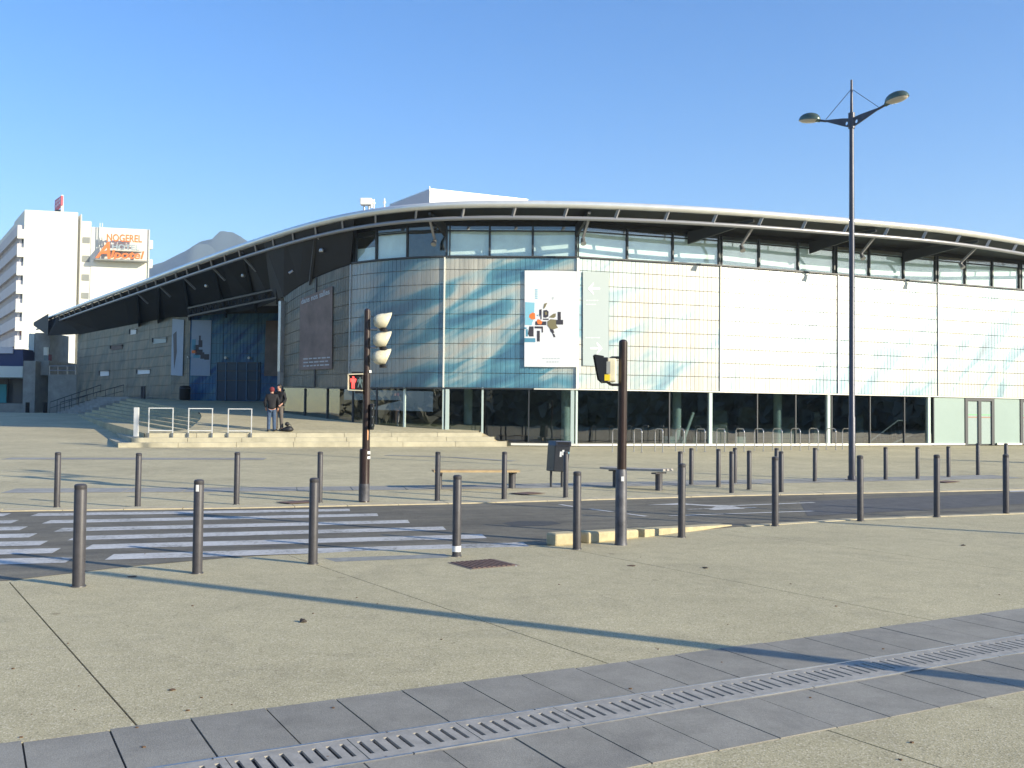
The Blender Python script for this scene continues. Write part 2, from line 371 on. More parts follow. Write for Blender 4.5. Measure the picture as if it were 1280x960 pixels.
M['uglass_blue'] = uglass('deep_blue_channel_glass', (.09, .22, .30), (.05, .17, .30), (.018, .10, .25), (.01, .06, .18), .04, None, .4, .25, 0)

# ------------------------------------------------------------------ ground
def axis(a): return sorted(set(a))
xs = axis([-9000, -2500, -800, -300, -150, -100, -70, -50, -40, -30, -24, -20, -17, -15] + [-14 + i for i in range(9)] + [0, 20, 60, 200, 900, 9000])
ys = axis([-9000, -1000, -200, -40, 0, 10, 19, 30, 40, 44, 48, 52, 56, 60, 66, 72, 90, 130, 200, 400, 1200, 4000, 14000])
g = MB()
g.v = [Vector((x, y, tz(x, y))) for y in ys for x in xs]
nx = len(xs); g.f = [[j * nx + i, j * nx + i + 1, (j + 1) * nx + i + 1, (j + 1) * nx + i] for j in range(len(ys) - 1) for i in range(nx - 1)]
tag(g.build('plaza_ground', M['plaza']), kind='structure')

def sheet(name, poly, m, off=.004, thick=0, parent=None, kind='structure'):
    """flat piece laid on the terrain; split where the terrain breaks"""
    bm = bmesh.new(); vs = [bm.verts.new((p[0], p[1], 0)) for p in poly]; bm.faces.new(vs)
    for yy in (19, 40):
        bmesh.ops.bisect_plane(bm, geom=bm.verts[:] + bm.edges[:] + bm.faces[:], plane_co=(0, yy, 0), plane_no=(0, 1, 0))
    if thick:
        r = bmesh.ops.extrude_face_region(bm, geom=bm.faces[:])
        top = set(e for e in r['geom'] if isinstance(e, bmesh.types.BMVert))
    for v in bm.verts:
        z = tz(v.co.x, v.co.y)
        v.co.z = z + off + (thick if (thick and v in top) else 0)
    bmesh.ops.triangulate(bm, faces=bm.faces[:])
    bmesh.ops.recalc_face_normals(bm, faces=bm.faces[:])
    if not thick:
        for f in bm.faces:
            if f.normal.z < 0: f.normal_flip()
    me = bpy.data.meshes.new(name); 
    o0 = wloc(parent) if parent is not None else Vector((0, 0, 0))
    for v in bm.verts: v.co -= o0
    bm.to_mesh(me); bm.free(); me.materials.append(m)
    o = bpy.data.objects.new(name, me); C.objects.link(o)
    if parent is not None: o.parent = parent
    elif kind: o['kind'] = kind
    return o

U = Vector((.8789, .4771)); NV = Vector((-.4771, .8789)); O2 = Vector((-2.573, 5.096))
def SV(u, v): p = O2 + U * u + NV * v; return (p.x, p.y)
# --- road
near = [(-26, -2.5), (-12, 5.7)] + [tuple(G(*p)[:2]) for p in [(10, 726), (165, 708), (285, 697.5), (440, 688), (683, 681.5), (800, 669), (930, 658), (1066, 649.5), (1280, 642)]] + [(22, 25), (60, 45.5)]
far = [(-40, 5.5)] + [tuple(G(*p)[:2]) for p in [(0, 640), (300, 636), (620, 629), (920, 620.5), (1280, 613)]] + [(24, 28.1), (60, 41)]
far = [(-40, 5.2)] + far[1:-1] + [(62, 43)]
near = near[:-1] + [(62, 47 - 6.5)]
near[-1] = (62, 37.5); near[-2] = (24, 25.5)
road = sheet('road', near + far[::-1], M['asphalt'], .004)
# patched rectangle of newer tarmac
sheet('road_patch', [tuple(G(*p)[:2]) for p in [(1010, 645.5), (1280, 630), (1280, 616), (1000, 627)]], mat('asphalt_patch', (.095, .093, .09), .8, noise=.25, nscale=3, bump=.4), .007)
# --- far kerb: pale flush kerb stones, laid one by one
kf = tag(bpy.data.objects.new('far_kerb', None), kind='structure'); C.objects.link(kf)
def stones(line, step, wd, h, m, parent, side=1):
    pts = [Vector(p) for p in line]; d = 0
    for a, b in zip(pts, pts[1:]):
        L = (b - a).length; n = max(1, round(L / step)); e = (b - a) / L; q = Vector((-e.y, e.x)) * side
        for i in range(n):
            p0 = a + e * (i * L / n + .006); p1 = a + e * ((i + 1) * L / n - .006)
            sheet('kerb_stone', [p0, p1, p1 + q * wd, p0 + q * wd], m, .004, h + random.uniform(-.003, .003), parent)
stones(far[:-1], 1.0, .42, .02, M['kerb_pale'], kf)
kn = tag(bpy.data.objects.new('near_kerb', None), kind='structure'); C.objects.link(kn)
stones(near[8:-1], 1.0, -.16, .02, M['kerb_pale'], kn)
# raised kerb stones beside the signal post
for a, b, h0, h1 in [((694, 684), (724, 682), .17, .17), ((736, 681), (799, 673.5), .165, .13), ((806, 673), (915, 657.5), .125, .02)]:
    A, B = G(*a), G(*b); e = (B - A).normalized(); q = Vector((-e.y, e.x, 0)) * .24
    mb = MB(); mb.add([A, B, B + q, A + q, A + Vector((0, 0, h0)), B + Vector((0, 0, h1)), B + q + Vector((0, 0, h1)), A + q + Vector((0, 0, h0))], [(3, 2, 1, 0), (4, 5, 6, 7), (0, 1, 5, 4), (1, 2, 6, 5), (2, 3, 7, 6), (3, 0, 4, 7)])
    mb.build('kerb_stone', M['kerb'], kn, bevel=.03 if h1 > .1 else .006)
# --- crossing stripes
cw = tag(bpy.data.objects.new('pedestrian_crossing', None), kind='structure'); C.objects.link(cw)
mainL = [(45.7, 644), (61, 653), (76, 663), (94, 673.5), (114, 684.5), (141, 697)]
mainR = [(440, 638), (475, 644), (514, 652.5), (559, 661), (609, 671), (662, 681.5)]
for l, r in zip(mainL, mainR):
    A, B = G(*l), G(*r); h = .23
    sheet('crossing_stripe', [(A.x, A.y - h), (B.x, B.y - h + .02), (B.x - .08, B.y + h), (A.x - .08, A.y + h)], M['paint'], .008, parent=cw)
for p in [(13, 644), (23, 652.6), (34, 661), (46, 670), (60, 679.5), (76, 689), (93, 700.5)]:
    B = G(*p); h = .23; s = .27
    sheet('crossing_stripe', [(B.x - 4.5, B.y - h - 4.5 * s), (B.x, B.y - h), (B.x - .1, B.y + h), (B.x - 4.6, B.y + h - 4.5 * s)], M['paint'], .008, parent=cw)
A, B = G(45, 642), G(430, 635.5)
# --- road markings
def line(a, b, wd, nm='lane_line'):
    a, b = G(*a), G(*b); e = (b - a).normalized(); q = Vector((-e.y, e.x, 0)) * wd / 2
    sheet(nm, [tuple((a - q)[:2]), tuple((b - q)[:2]), tuple((b + q)[:2]), tuple((a + q)[:2])], M['paint'], .0095, parent=cw2)
cw2 = tag(bpy.data.objects.new('road_markings', None), kind='structure'); C.objects.link(cw2)
for a, b in [((700, 631.2), (718, 634)), ((738, 636.7), (765, 640.2)), ((783, 642.7), (808, 646)), ((837, 645.4), (1016, 639.3)), ((911, 632.8), (1018, 628.6)), ((859, 637.2), (945, 635))]: line(a, b, .11)
sheet('lane_arrow', [tuple(G(*p)[:2]) for p in [(808, 631.8), (850, 629.3), (880, 631.4), (911, 632.2), (922, 634.2), (932, 636.3), (893, 638), (886, 637.2), (895, 633.6), (862, 631.6)]], M['paint'], .0085, parent=cw2)
sheet('lane_line', [tuple(G(*p)[:2]) for p in [(1262, 613.8), (1285, 612.9), (1285, 614.6), (1262, 615.4)]], M['paint'], .0085, parent=cw2)

# --- near plaza: cast slabs with joints
J = Vector((.55, -.835)); JN = Vector((.835, .55))
outer = [SV(-14, .0), SV(-3, -.02), SV(8.2, 0.0), SV(30, 0.0), (40, 26), (24, 25.2)] + [(p[0], p[1] - .18) for p in near[2:-2]][::-1] + [(-12, 5.4), (-20, 0)]
outer = [SV(-9, 0), SV(0, -.03), SV(8.2, 0), SV(26, 0)] + [(24, 25.2)] + [(p[0] + .05, p[1] - .17) for p in near[2:-2]][::-1] + [(-11, 5.6)]
def cutpoly(poly, n, lo, hi):
    bm = bmesh.new(); vs = [bm.verts.new((p[0], p[1], 0)) for p in poly]; bm.faces.new(vs)
    for c, sgn in ((lo, 1), (hi, -1)):
        bmesh.ops.bisect_plane(bm, geom=bm.verts[:] + bm.edges[:] + bm.faces[:], plane_co=(n.x * c, n.y * c, 0), plane_no=(-n.x * sgn, -n.y * sgn, 0), clear_outer=True)
    out = []
    for f in bm.faces: out.append([(v.co.x, v.co.y) for v in f.verts])
    bm.free(); return out
jo = [Vector(G(*p)[:2]).dot(JN) for p in [(95, 824), (555, 762), (900, 725), ]]
cuts = [-40, -7.5, jo[0], jo[1], jo[2], jo[2] + 3.3, jo[2] + 6.6, jo[2] + 9.9, 60]
cuts[1] = jo[0] - 3.2
sheet('joint_bed', outer, M['joint'], .003)
for i, (a, b) in enumerate(zip(cuts, cuts[1:])):
    for p in cutpoly(outer, JN, a + .006, b - .006): 
        if len(p) > 2: sheet('concrete_slab', p, M['plaza_near'], .005, .010)
south = [SV(-9, -1.745), SV(26, -1.745), (26, 2), (6, -6), (-12, -6)]
sheet('joint_bed', south, M['joint'], .003)
js = Vector(G(1100, 938)[:2]).dot(JN)
for a, b in [(-60, js - 3.3), (js - 3.3, js), (js, js + 3.3), (js + 3.3, 60)]:
    for p in cutpoly(south, JN, a + .006, b - .006):
        if len(p) > 2: sheet('concrete_slab', p, M['plaza_near'], .005, .010)
# --- granite strip with slot channel
st = tag(bpy.data.objects.new('drainage_strip', None), kind='structure'); C.objects.link(st); st.location = (O2.x, O2.y, 0)
sheet('strip_bed', [SV(-9, -1.745), SV(26, -1.745), SV(26, 0), SV(-9, 0)], M['joint'], .0035)
def paver(u0, u1, v0, v1, i):
    g = .005; h = .0115 + random.uniform(-.0015, .0025)
    sheet('granite_slab', [SV(u0 + g, v0 + g), SV(u1 - g, v0 + g), SV(u1 - g, v1 - g), SV(u0 + g, v1 - g)], M['granite'], .0045, h, st)
for k in range(-8, 44):
    paver(.1 + .415 * k, .1 + .415 * (k + 1), -.715, -.0, k)
    paver(.29 + .415 * k, .29 + .415 * (k + 1), -1.74, -1.10, k)
# channel modules: a cast plate with eight slots in two groups
def grate():
    mb = MB(); L = .62; z0, z1 = -.006, .012
    v0, v1, s0, s1 = -1.075, -.735, -1.0, -.80
    def bx(u0, u1, a, b, top=z1): mb.box(((u0 + u1) / 2, (a + b) / 2, (z0 + top) / 2), (u1 - u0, b - a, top - z0))
    bx(.003, L - .003, v0, s0); bx(.003, L - .003, s1, v1)
    sl = [.03 + .072 * i for i in range(4)] + [.34 + .072 * i for i in range(4)]
    u = .003
    for a in sl: bx(u, a, s0, s1); u = a + .024
    bx(u, L - .003, s0, s1)
    return mb
ang = math.atan2(U.y, U.x); gm = None
sheet('channel_trough', [SV(-9, -1.075), SV(26, -1.075), SV(26, -.735), SV(-9, -.735)], M['trough'], .0045, parent=st)
for k in range(-7, 32):
    if gm is None: go = grate().build('channel_grate', M['grate'], None, bevel=0); gm = go
    else: go = gm.copy(); C.objects.link(go)
    go.parent = st; go.location = (U.x * (1.577 + .62 * k), U.y * (1.577 + .62 * k), .0075 + random.uniform(-.0006, .0006)); go.rotation_euler = (0, 0, ang)
for v in (-1.088, -.725):
    for k in range(-8, 24):
        mb = MB(); a, b = SV(.9 * k + .004, v), SV(.9 * k + .896, v)
        mb.beam((*a, .012 + random.uniform(-.0005, .0015)), (*b, .012), .018, .018); mb.build('channel_edge', M['steel'], st)
# --- bands and covers on the far plaza
def band(pts, wd, step):
    pts = [Vector(G(*p)[:2]) for p in pts]
    for a, b in zip(pts, pts[1:]):
        L = (b - a).length; n = max(1, int(L / step)); e = (b - a) / L; q = Vector((-e.y, e.x)) * wd
        for i in range(n):
            p0, p1 = a + e * (i * L / n + .01), a + e * ((i + 1) * L / n - .01)
            sheet('band_slab', [p0, p1, p1 + q, p0 + q], M['granite_far'], .005, random.uniform(.002, .005), fb)
fb = tag(bpy.data.objects.new('granite_and_shadow_bands', None), kind='structure'); C.objects.link(fb)
band([(0, 574.6), (330, 575)], .9, 1.2); band([(0, 616.5), (300, 615), (640, 611)], .95, 1.0); band([(640, 611), (900, 606), (1280, 598)], 1.1, 1.0); band([(480, 569.5), (560, 572), (640, 577)], .35, 1.2)  # last narrow strip paints the street lamp's shadow line into the paving
def cover(name, px, m, lab, cat='manhole cover', n=0):
    poly = [tuple(G(*p)[:2]) for p in px]; o = sheet(name, poly, m, .016, .006, kind=None); return tag(o, lab, cat)
cov = thing('drain_cover', 'rusty brown square iron cover beside the near bollard with a white sticker', 'drain cover', G(604, 706))
cp = [Vector(G(*p)[:2]) for p in [(559.7, 705.3), (617, 700.6), (650, 708.6), (589, 713.6)]]
sheet('cover_frame', cp, mat('cover_rim', (.2, .15, .12), .7, noise=.2), .017, .003, cov)
a, b, c_, d_ = cp
for i in range(9):
    t0, t1 = .05 + i * .1, .05 + i * .1 + .07
    q = [a.lerp(b, t0), a.lerp(b, t1), d_.lerp(c_, t1), d_.lerp(c_, t0)]; m0 = sum(q, Vector((0, 0))) / 4
    sheet('cover_bar', [m0 + (x - m0) * .93 for x in q], M['brown_iron'], .021, .006, cov)
cover('manhole_cover', [(345, 628.6), (385, 626.6), (402, 628.2), (362, 630.6)], M['brown_iron'], 'brown manhole cover in the far pavement behind the third near bollard')
cover('manhole_cover', [(636, 617.6), (660, 616), (682, 617.4), (655, 619.2)], M['brown_iron'], 'dark flat manhole cover in front of the litter bin')
cover('manhole_cover', [(1168, 603), (1182, 601.6), (1200, 602.6), (1184, 604.2)], M['brown_iron'], 'dark manhole cover in the far pavement at the right near the road')
tag(sheet('repaired_spot', [tuple((G(*p))[:2]) for p in [(628, 654), (650, 651.6), (690, 652.2), (702, 655), (680, 658), (640, 658)]], mat('tar_patch', (.06, .06, .058), .8, noise=.2), .0065), kind='structure')
tag(sheet('paving_patch', [tuple((G(*p))[:2]) for p in [(405, 699.5), (556, 694), (562, 698.5), (420, 704)]], mat('grey_paving_patch', (.27, .27, .24), .8, noise=.2), .0165), kind='structure')
# --- litter
def lump2(px, r, m, lab, flat=1, nm='litter', cat='litter'):
    p = G(*px); mb = MB(); mb.lathe([(r * .7, 0), (r, r * .3), (r * .8, r * .8), (r * .3, r)], (0, 0, 0), 7)
    for v in mb.v: v += Vector((random.uniform(-.3, .3), random.uniform(-.3, .3), random.uniform(-.15, .1))) * r; v.z = max(v.z, 0) * flat
    o = mb.build(nm, m); o.location = p + Vector((0, 0, .016)); return tag(o, lab, cat)
lump2((379, 780), .028, M['debris'], 'small dark lump of litter lying on the near slab between joint and shadow')
lump2((165, 723), .05, M['leaf'], 'thin dry leaf on the pavement between the two leftmost near bollards', .15, 'dry_leaf', 'leaf')
lump2((882, 712), .035, M['debris'], 'tiny dark scrap on the near slab right of the square signal post', .4)
lump2((790, 709), .05, M['leaf'], 'flat brown leaf on the slab in front of the raised kerb stones', .12, 'dry_leaf', 'leaf')
lump2((1204, 683.5), .03, M['debris'], 'small black scrap far right on the near pavement', .5)
lump2((215, 866), .02, M['leaf'], 'little curled leaf on the slab right of the dark joint', .4, 'dry_leaf', 'leaf')
lump2((645, 709.5), .012, M['sticker'], 'tiny pale scrap beside the square iron cover', .4)

mb = MB()
for i in range(60):    # grit, crumbs and leaf flecks blown over the slabs
    px, py = random.uniform(-40, 1320), random.uniform(690, 955); p = G(px, py)
    if -1.8 < (Vector((p.x, p.y)) - O2).dot(NV) < .05 and random.random() < .5: continue
    r0 = random.uniform(.004, .013); a0 = random.uniform(0, 6); n = 5
    mb.prism([p + Vector((r0 * random.uniform(.6, 1.2) * math.cos(a0 + 2 * PI * j / n), r0 * random.uniform(.4, 1) * math.sin(a0 + 2 * PI * j / n), .0155)) for j in range(n)], (0, 0, r0 * .5))
tag(mb.build('grit', M['leaf']), kind='stuff')

# ------------------------------------------------------------------ exhibition hall
def catmull(pts, n=14):
    out = []; P_ = [2 * pts[0] - pts[1]] + pts + [2 * pts[-1] - pts[-2]]
    for i in range(1, len(P_) - 2):
        for k in range(n):
            t = k / n; a, b, c, d = P_[i - 1], P_[i], P_[i + 1], P_[i + 2]
            out.append(.5 * ((2 * b) + (c - a) * t + (2 * a - 5 * b + 4 * c - d) * t * t + (3 * b - a - 3 * c + d) * t ** 3))
    out.append(pts[-1]); return out
FC = [(352, 48.5), (400, 45.6), (440, 43.6), (490, 42.3), (555, 41.5), (650, 41.2), (725, 41.4), (800, 42.1), (900, 43.3), (1050, 45.7), (1165, 48.0), (1280, 50.3)]
fpts = [Vector(P(px, 519, Y)[:2]) for px, Y in FC] + [Vector((29.5, 52.4)), Vector((36, 56.2)), Vector((46, 63))]
curve = catmull(fpts)
slen = [0]
for a, b in zip(curve, curve[1:]): slen.append(slen[-1] + (b - a).length)
def fac(s):
    s = max(0, min(s, slen[-1] - 1e-6))
    i = max(j for j in range(len(slen)) if slen[j] <= s) if s > 0 else 0
    i = min(i, len(curve) - 2); t = (s - slen[i]) / (slen[i + 1] - slen[i])
    p = curve[i].lerp(curve[i + 1], t)
    e = (curve[i + 1] - curve[i]).normalized()
    return p, e, Vector((e.y, -e.x))           # point, tangent, outward normal
def s_of(px, z=5):
    lo, hi = 0, slen[-1]
    for _ in range(40):
        m = (lo + hi) / 2; p = fac(m)[0]
        if proj((p.x, p.y, z))[0] < px: lo = m
        else: hi = m
    return lo
def FP(s, z, off=0): p, e, n = fac(s); return Vector((p.x + n.x * off, p.y + n.y * off, z))
def FPX(px, py, off=0):
    s = s_of(px, 1.7 + (519 - py) / 29); p = fac(s)[0]; z = P(px, py, p.y).z; return FP(s, z, off)
# the wall bends in one curved bay and then runs on in straight bays between the vertical joints
_j = [fac(s_of(b))[0] for b in (555, 721.5, 900, 1047, 1172, 1300, 1440)]; _s555 = s_of(555)
curve = [p for p, q in zip(curve, slen) if q < _s555 - .05] + _j + [curve[-1]]
slen = [0]
for a, b in zip(curve, curve[1:]): slen.append(slen[-1] + (b - a).length)
s440 = s_of(440)
def ztop(s):
    if s >= s440: return 8.28
    t = 1 - s / s440; return 8.28 - .45 * t - .5 * t ** 3
def zbot(s): return 2.83 + (.16 * (1 - s / s440) if s < s440 else 0)
hall = thing('exhibition_hall', 'long exhibition hall with curved cream and blue printed glass wall under an overhanging roof', 'building', (0, 45, 0))
# rows of channel glass: one strip per row and bay, each channel grooved
bays = [352.5, 395, 438, 555, 721.5, 900, 1047, 1172, 1300, 1440]
sb = [0.02] + [s_of(b) for b in bays[1:]]
hfr = [0, .094, .208, .322, .436, .550, .663, .776, .888, 1.0]
def wall_strip(path, s0, s1, zb, zt, m, parent, name, pitch=.2, face=.007):
    """path(s, z, off); corrugated sheet between s0 and s1"""
    n = max(1, round((s1 - s0) / pitch)); dp = (s1 - s0) / n; prof = []
    for i in range(n):
        a = s0 + i * dp
        prof += [(a + .004, -.008), (a + .010, face), (a + dp - .010, face), (a + dp - .004, -.008)]
    vs, uvs = [], []
    for s, o in prof:
        for f in (0, 1):
            z = zb(s) if f == 0 else zt(s); vs.append(path(s, z, o)); uvs.append((s, z))
    fs = [(2 * i, 2 * i + 2, 2 * i + 3, 2 * i + 1) for i in range(len(prof) - 1)]
    k = len(vs)
    # thin top and bottom returns
    vs += [path(s, zb(s) + .0, -.03) for s, o in prof] + [path(s, zt(s), -.03) for s, o in prof]; uvs += [(s, zb(s)) for s, o in prof] + [(s, zt(s)) for s, o in prof]
    m_ = len(prof)
    for i in range(m_ - 1): fs += [(2 * i, k + i, k + i + 1, 2 * i + 2), (2 * i + 1, 2 * i + 3, k + m_ + i + 1, k + m_ + i)]
    me = bpy.data.meshes.new(name); off = wloc(parent)
    me.from_pydata([v - off for v in vs], [], fs); ul = me.uv_layers.new(name='UVMap')
    for lp in me.loops: ul.data[lp.index].uv = uvs[lp.vertex_index]
    me.materials.append(m); o = bpy.data.objects.new(name, me); C.objects.link(o); o.parent = parent; me.update(); return o
for bi, (a, b) in enumerate(zip(sb, sb[1:])):
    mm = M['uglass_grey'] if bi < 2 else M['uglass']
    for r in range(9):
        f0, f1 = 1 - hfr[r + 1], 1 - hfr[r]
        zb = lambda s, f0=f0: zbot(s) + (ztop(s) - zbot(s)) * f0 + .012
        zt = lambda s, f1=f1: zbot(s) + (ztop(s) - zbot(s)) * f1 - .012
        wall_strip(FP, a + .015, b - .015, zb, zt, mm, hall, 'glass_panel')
SS = [i * .6 for i in range(int(slen[-1] / .6))] + [slen[-1]]
mb = MB(); mb.strip([FP(s, zbot(s) - .02, -.06) for s in SS], [FP(s, ztop(s), -.06) for s in SS]); mb.build('panel_backing', mat('brown_rail', (.42, .39, .31), .6), hall)
for b, wd, mm in [(sb[3], .06, M['trim']), (sb[4], .1, M['trim']), (sb[5], .05, M['trim']), (sb[6], .05, M['steel']), (sb[7], .05, M['steel']), (sb[1], .05, M['frame']), (sb[2], .05, M['steel'])]:
    p, e, n = fac(b); mb = MB(); mb.beam(FP(b, zbot(b), .035), FP(b, ztop(b), .035), wd, .06, up=(n.x, n.y, 0)); mb.build('joint_cover', mm, hall)
# bright metal corner fin at the left edge of the curved wall
mb = MB(); mb.beam(FP(.02, zbot(0) + .72, .06), FP(.02, 7.15, .06), .26, .3, up=(fac(0)[2].x, fac(0)[2].y, 0)); mb.build('corner_fin', M['steel'], hall)
mb = MB(); mb.beam(FP(.02, zbot(0), .05), FP(.02, zbot(0) + .7, .05), .26, .3, up=(fac(0)[2].x, fac(0)[2].y, 0)); mb.build('corner_fin', M['concrete'], hall)
# white drip rail under the panels, dark sill above them
def rail(s0, s1, zf, off, w_, h, m, name):
    q = [s for s in SS if s0 < s < s1]; q = [s0] + q + [s1]
    A = [FP(s, zf(s) - h / 2, off) for s in q]; B = [FP(s, zf(s) + h / 2, off) for s in q]; A2 = [FP(s, zf(s) - h / 2, off - w_) for s in q]; B2 = [FP(s, zf(s) + h / 2, off - w_) for s in q]
    mb = MB(); mb.strip(A, B); mb.strip(B, B2); mb.strip(B2, A2); mb.strip(A2, A); return mb.build(name, m, hall, recalc=False)
rail(s_of(668), slen[-1], lambda s: 2.80, .09, .12, .05, M['trim'], 'drip_rail'); rail(0, s_of(666), lambda s: zbot(s) - .03, .07, .1, .045, M['frame'], 'drip_rail')
rail(s440, slen[-1], lambda s: 8.315, .10, .2, .06, M['frame'], 'window_sill')
rail(s_of(640), s_of(1204), lambda s: .50, .10, .2, .09, M['trim'], 'plinth')
rail(s_of(1244), s_of(1275), lambda s: .50, .10, .2, .09, M['trim'], 'plinth')
# --- clerestory windows
WX = [441, 469, 508, 558, 612, 666, 720, 785, 842, 900, 950, 999, 1044, 1088, 1131, 1171, 1208, 1242, 1276, 1318, 1360]
ws = [s_of(x, 8.9) for x in WX]
ZW0, ZW1 = 8.35, 9.62
for a, b in zip(ws, ws[1:]):
    mb = MB(); q = [a + .03 + (b - a - .06) * i / 2 for i in range(3)]
    mb.strip([FP(s, ZW0, -.10) for s in q], [FP(s, ZW1, -.10) for s in q]); mb.build('window_pane', M['glass_upper'], hall, recalc=False)
for i, s in enumerate(ws):
    n = fac(s)[2]; mb = MB(); mb.beam(FP(s, ZW0 - .02, -.08), FP(s, ZW1 + .02, -.08), .07, .1, up=(n.x, n.y, 0))
    if (i % 3) == 0: mb.beam(FP(s + .14, ZW0 - .02, -.08), FP(s + .14, ZW1 + .02, -.08), .05, .1, up=(n.x, n.y, 0))
    mb.build('mullion', M['frame'], hall)
for k, (a, b) in enumerate(zip(ws, ws[1:])):      # pale blinds and ceiling bands behind the glass
    mb = MB(); q = [a + .05, b - .05]; zt = 9.5 if k not in (0, 2) else 8.95
    if k == 2: continue
    mb.strip([FP(s, ZW0, -.17) for s in q], [FP(s, zt, -.17) for s in q]); mb.build('window_blind', M['blind'], hall, recalc=False)
rail(s440, slen[-1], lambda s: 9.42, -.06, .06, .05, M['frame'], 'window_transom')
mb = MB(); q = [s for s in SS if s > s440 - .5]
mb.strip([FP(s, 8.3, -2.2) for s in q], [FP(s, 9.9, -2.2) for s in q]); mb.strip([FP(s, 8.3, -2.2) for s in q], [FP(s, 8.3, -.2) for s in q]); mb.build('upper_interior', M['interior'], hall, recalc=False)
mb = MB(); mb.strip([FP(s, ZW1, -.04) for s in [s440] + q[1:]], [FP(s, 10.0, -.04) for s in [s440] + q[1:]]); mb.build('wall_head', M['soffit'], hall, recalc=False)
q = [s440 * i / 6 for i in range(7)]
mb = MB(); mb.strip([FP(s, ztop(s), -.04) for s in q], [FP(s, 10.0, -.04) for s in q]); mb.beam(FP(s440 + .02, 8.28, -.1), FP(s440 + .02, 10, -.1), .12, .3); mb.build('wall_head', M['soffit'], hall, recalc=False)
# --- ground-floor glazing
GX = [353, 380, 408, 440, 470, 505, 554, 603, 661, 721, 782, 837, 889, 947, 995, 1040, 1088, 1131, 1167.5]
gs = [s_of(x, 1.8) for x in GX]; gs[0] = .02
def zfloor(s): return -.2
for a, b in zip(gs, gs[1:]):
    q = [a + .012 + (b - a - .024) * i / 2 for i in range(3)]; mb = MB()
    mb.strip([FP(s, .3, -.06) for s in q], [FP(s, zbot(s), -.06) for s in q]); mb.build('glass_pane', M['glass_ground'], hall, recalc=False)
for i, s in enumerate(gs):
    n = fac(s)[2]; x = GX[i]; wd, mm = (.08, M['fin']) if x in (505, 554, 603, 721) else (.045, M['frame'])
    mb = MB(); mb.beam(FP(s, .3, -.04), FP(s, 2.86, -.04), wd, .08, up=(n.x, n.y, 0)); mb.build('mullion', mm, hall)
for x in (559, 715.5, 888, 1035.5, 1161):
    s = s_of(x, 1.8); n = fac(s)[2]; mb = MB(); mb.beam(FP(s, .55, -.02), FP(s, 2.76, -.02), .15, .12, up=(n.x, n.y, 0)); mb.build('steel_post', M['fin'], hall)
for x, dd in ((585, 2.4), (707, 1.5), (846, 1.8), (972, 2.2)):
    s = s_of(x, 1.5); p = FP(s, .4, 0); d = Vector((p.x, p.y)).normalized() * dd; mb = MB(); mb.cyl((p.x + d.x, p.y + d.y, .4), (p.x + d.x, p.y + d.y, 2.9), .19, n=20); mb.build('column', M['column'], hall, auto=40)
# leaning strut and pad inside
for x in (876,):
    s = s_of(x, 1); mb = MB(); mb.beam(FP(s_of(870, 1), .5, -1.3), FP(s_of(884, 1), 1.9, -1.3), .1, .1); mb.build('strut', M['column'], hall)
for x in (856, 872, 952):
    mb = MB(); mb.box(FP(s_of(x, 1), .62, -1.6), (.4, .4, .4)); mb.build('column_pad', M['column'], hall)
qi = [s for s in SS if s < s_of(1168) + .5]
mb = MB(); mb.strip([FP(s, .38, -.1) for s in SS], [FP(s, .38, -9) for s in SS]); mb.build('interior_floor', M['interior_floor'], hall, recalc=False)
mb = MB(); mb.strip([FP(s, .3, -9) for s in SS], [FP(s, 3.2, -9) for s in SS]); mb.build('interior_wall', M['interior'], hall, recalc=False)
mb = MB(); mb.strip([FP(s, 2.95, -.1) for s in SS], [FP(s, 2.95, -9) for s in SS]); mb.build('interior_ceiling', M['interior'], hall, recalc=False)
for k in range(14):     # dim shapes of furniture and partitions in the foyer
    s = random.uniform(s_of(480), s_of(1150)); h = random.uniform(.5, 1.9); mb = MB(); mb.box(FP(s, .38 + h / 2, -random.uniform(3, 7)), (random.uniform(.3, 1.6), .4, h)); mb.build('foyer_furniture', M['interior'], hall)
# staircase with balustrade seen behind the right-hand panes
a, b = s_of(1103, 1.0), s_of(1150, 1.6); mb = MB()
mb.tube([FP(a, .55, -.9), FP(s_of(1140), 1.62, -.9), FP(b, 1.62, -.9)], .035); mb.tube([FP(s_of(1130), .45, -.9), FP(s_of(1158), .95, -.9)], .05)
for i in range(9): t = i / 8; p = FP(a, .55, -.9).lerp(FP(s_of(1140), 1.62, -.9), t); mb.cyl(p, p + Vector((.12, 0, -.9 * (.3 + .7 * t))), .012, n=5)
mb.build('stair_balustrade', M['steel'], hall)
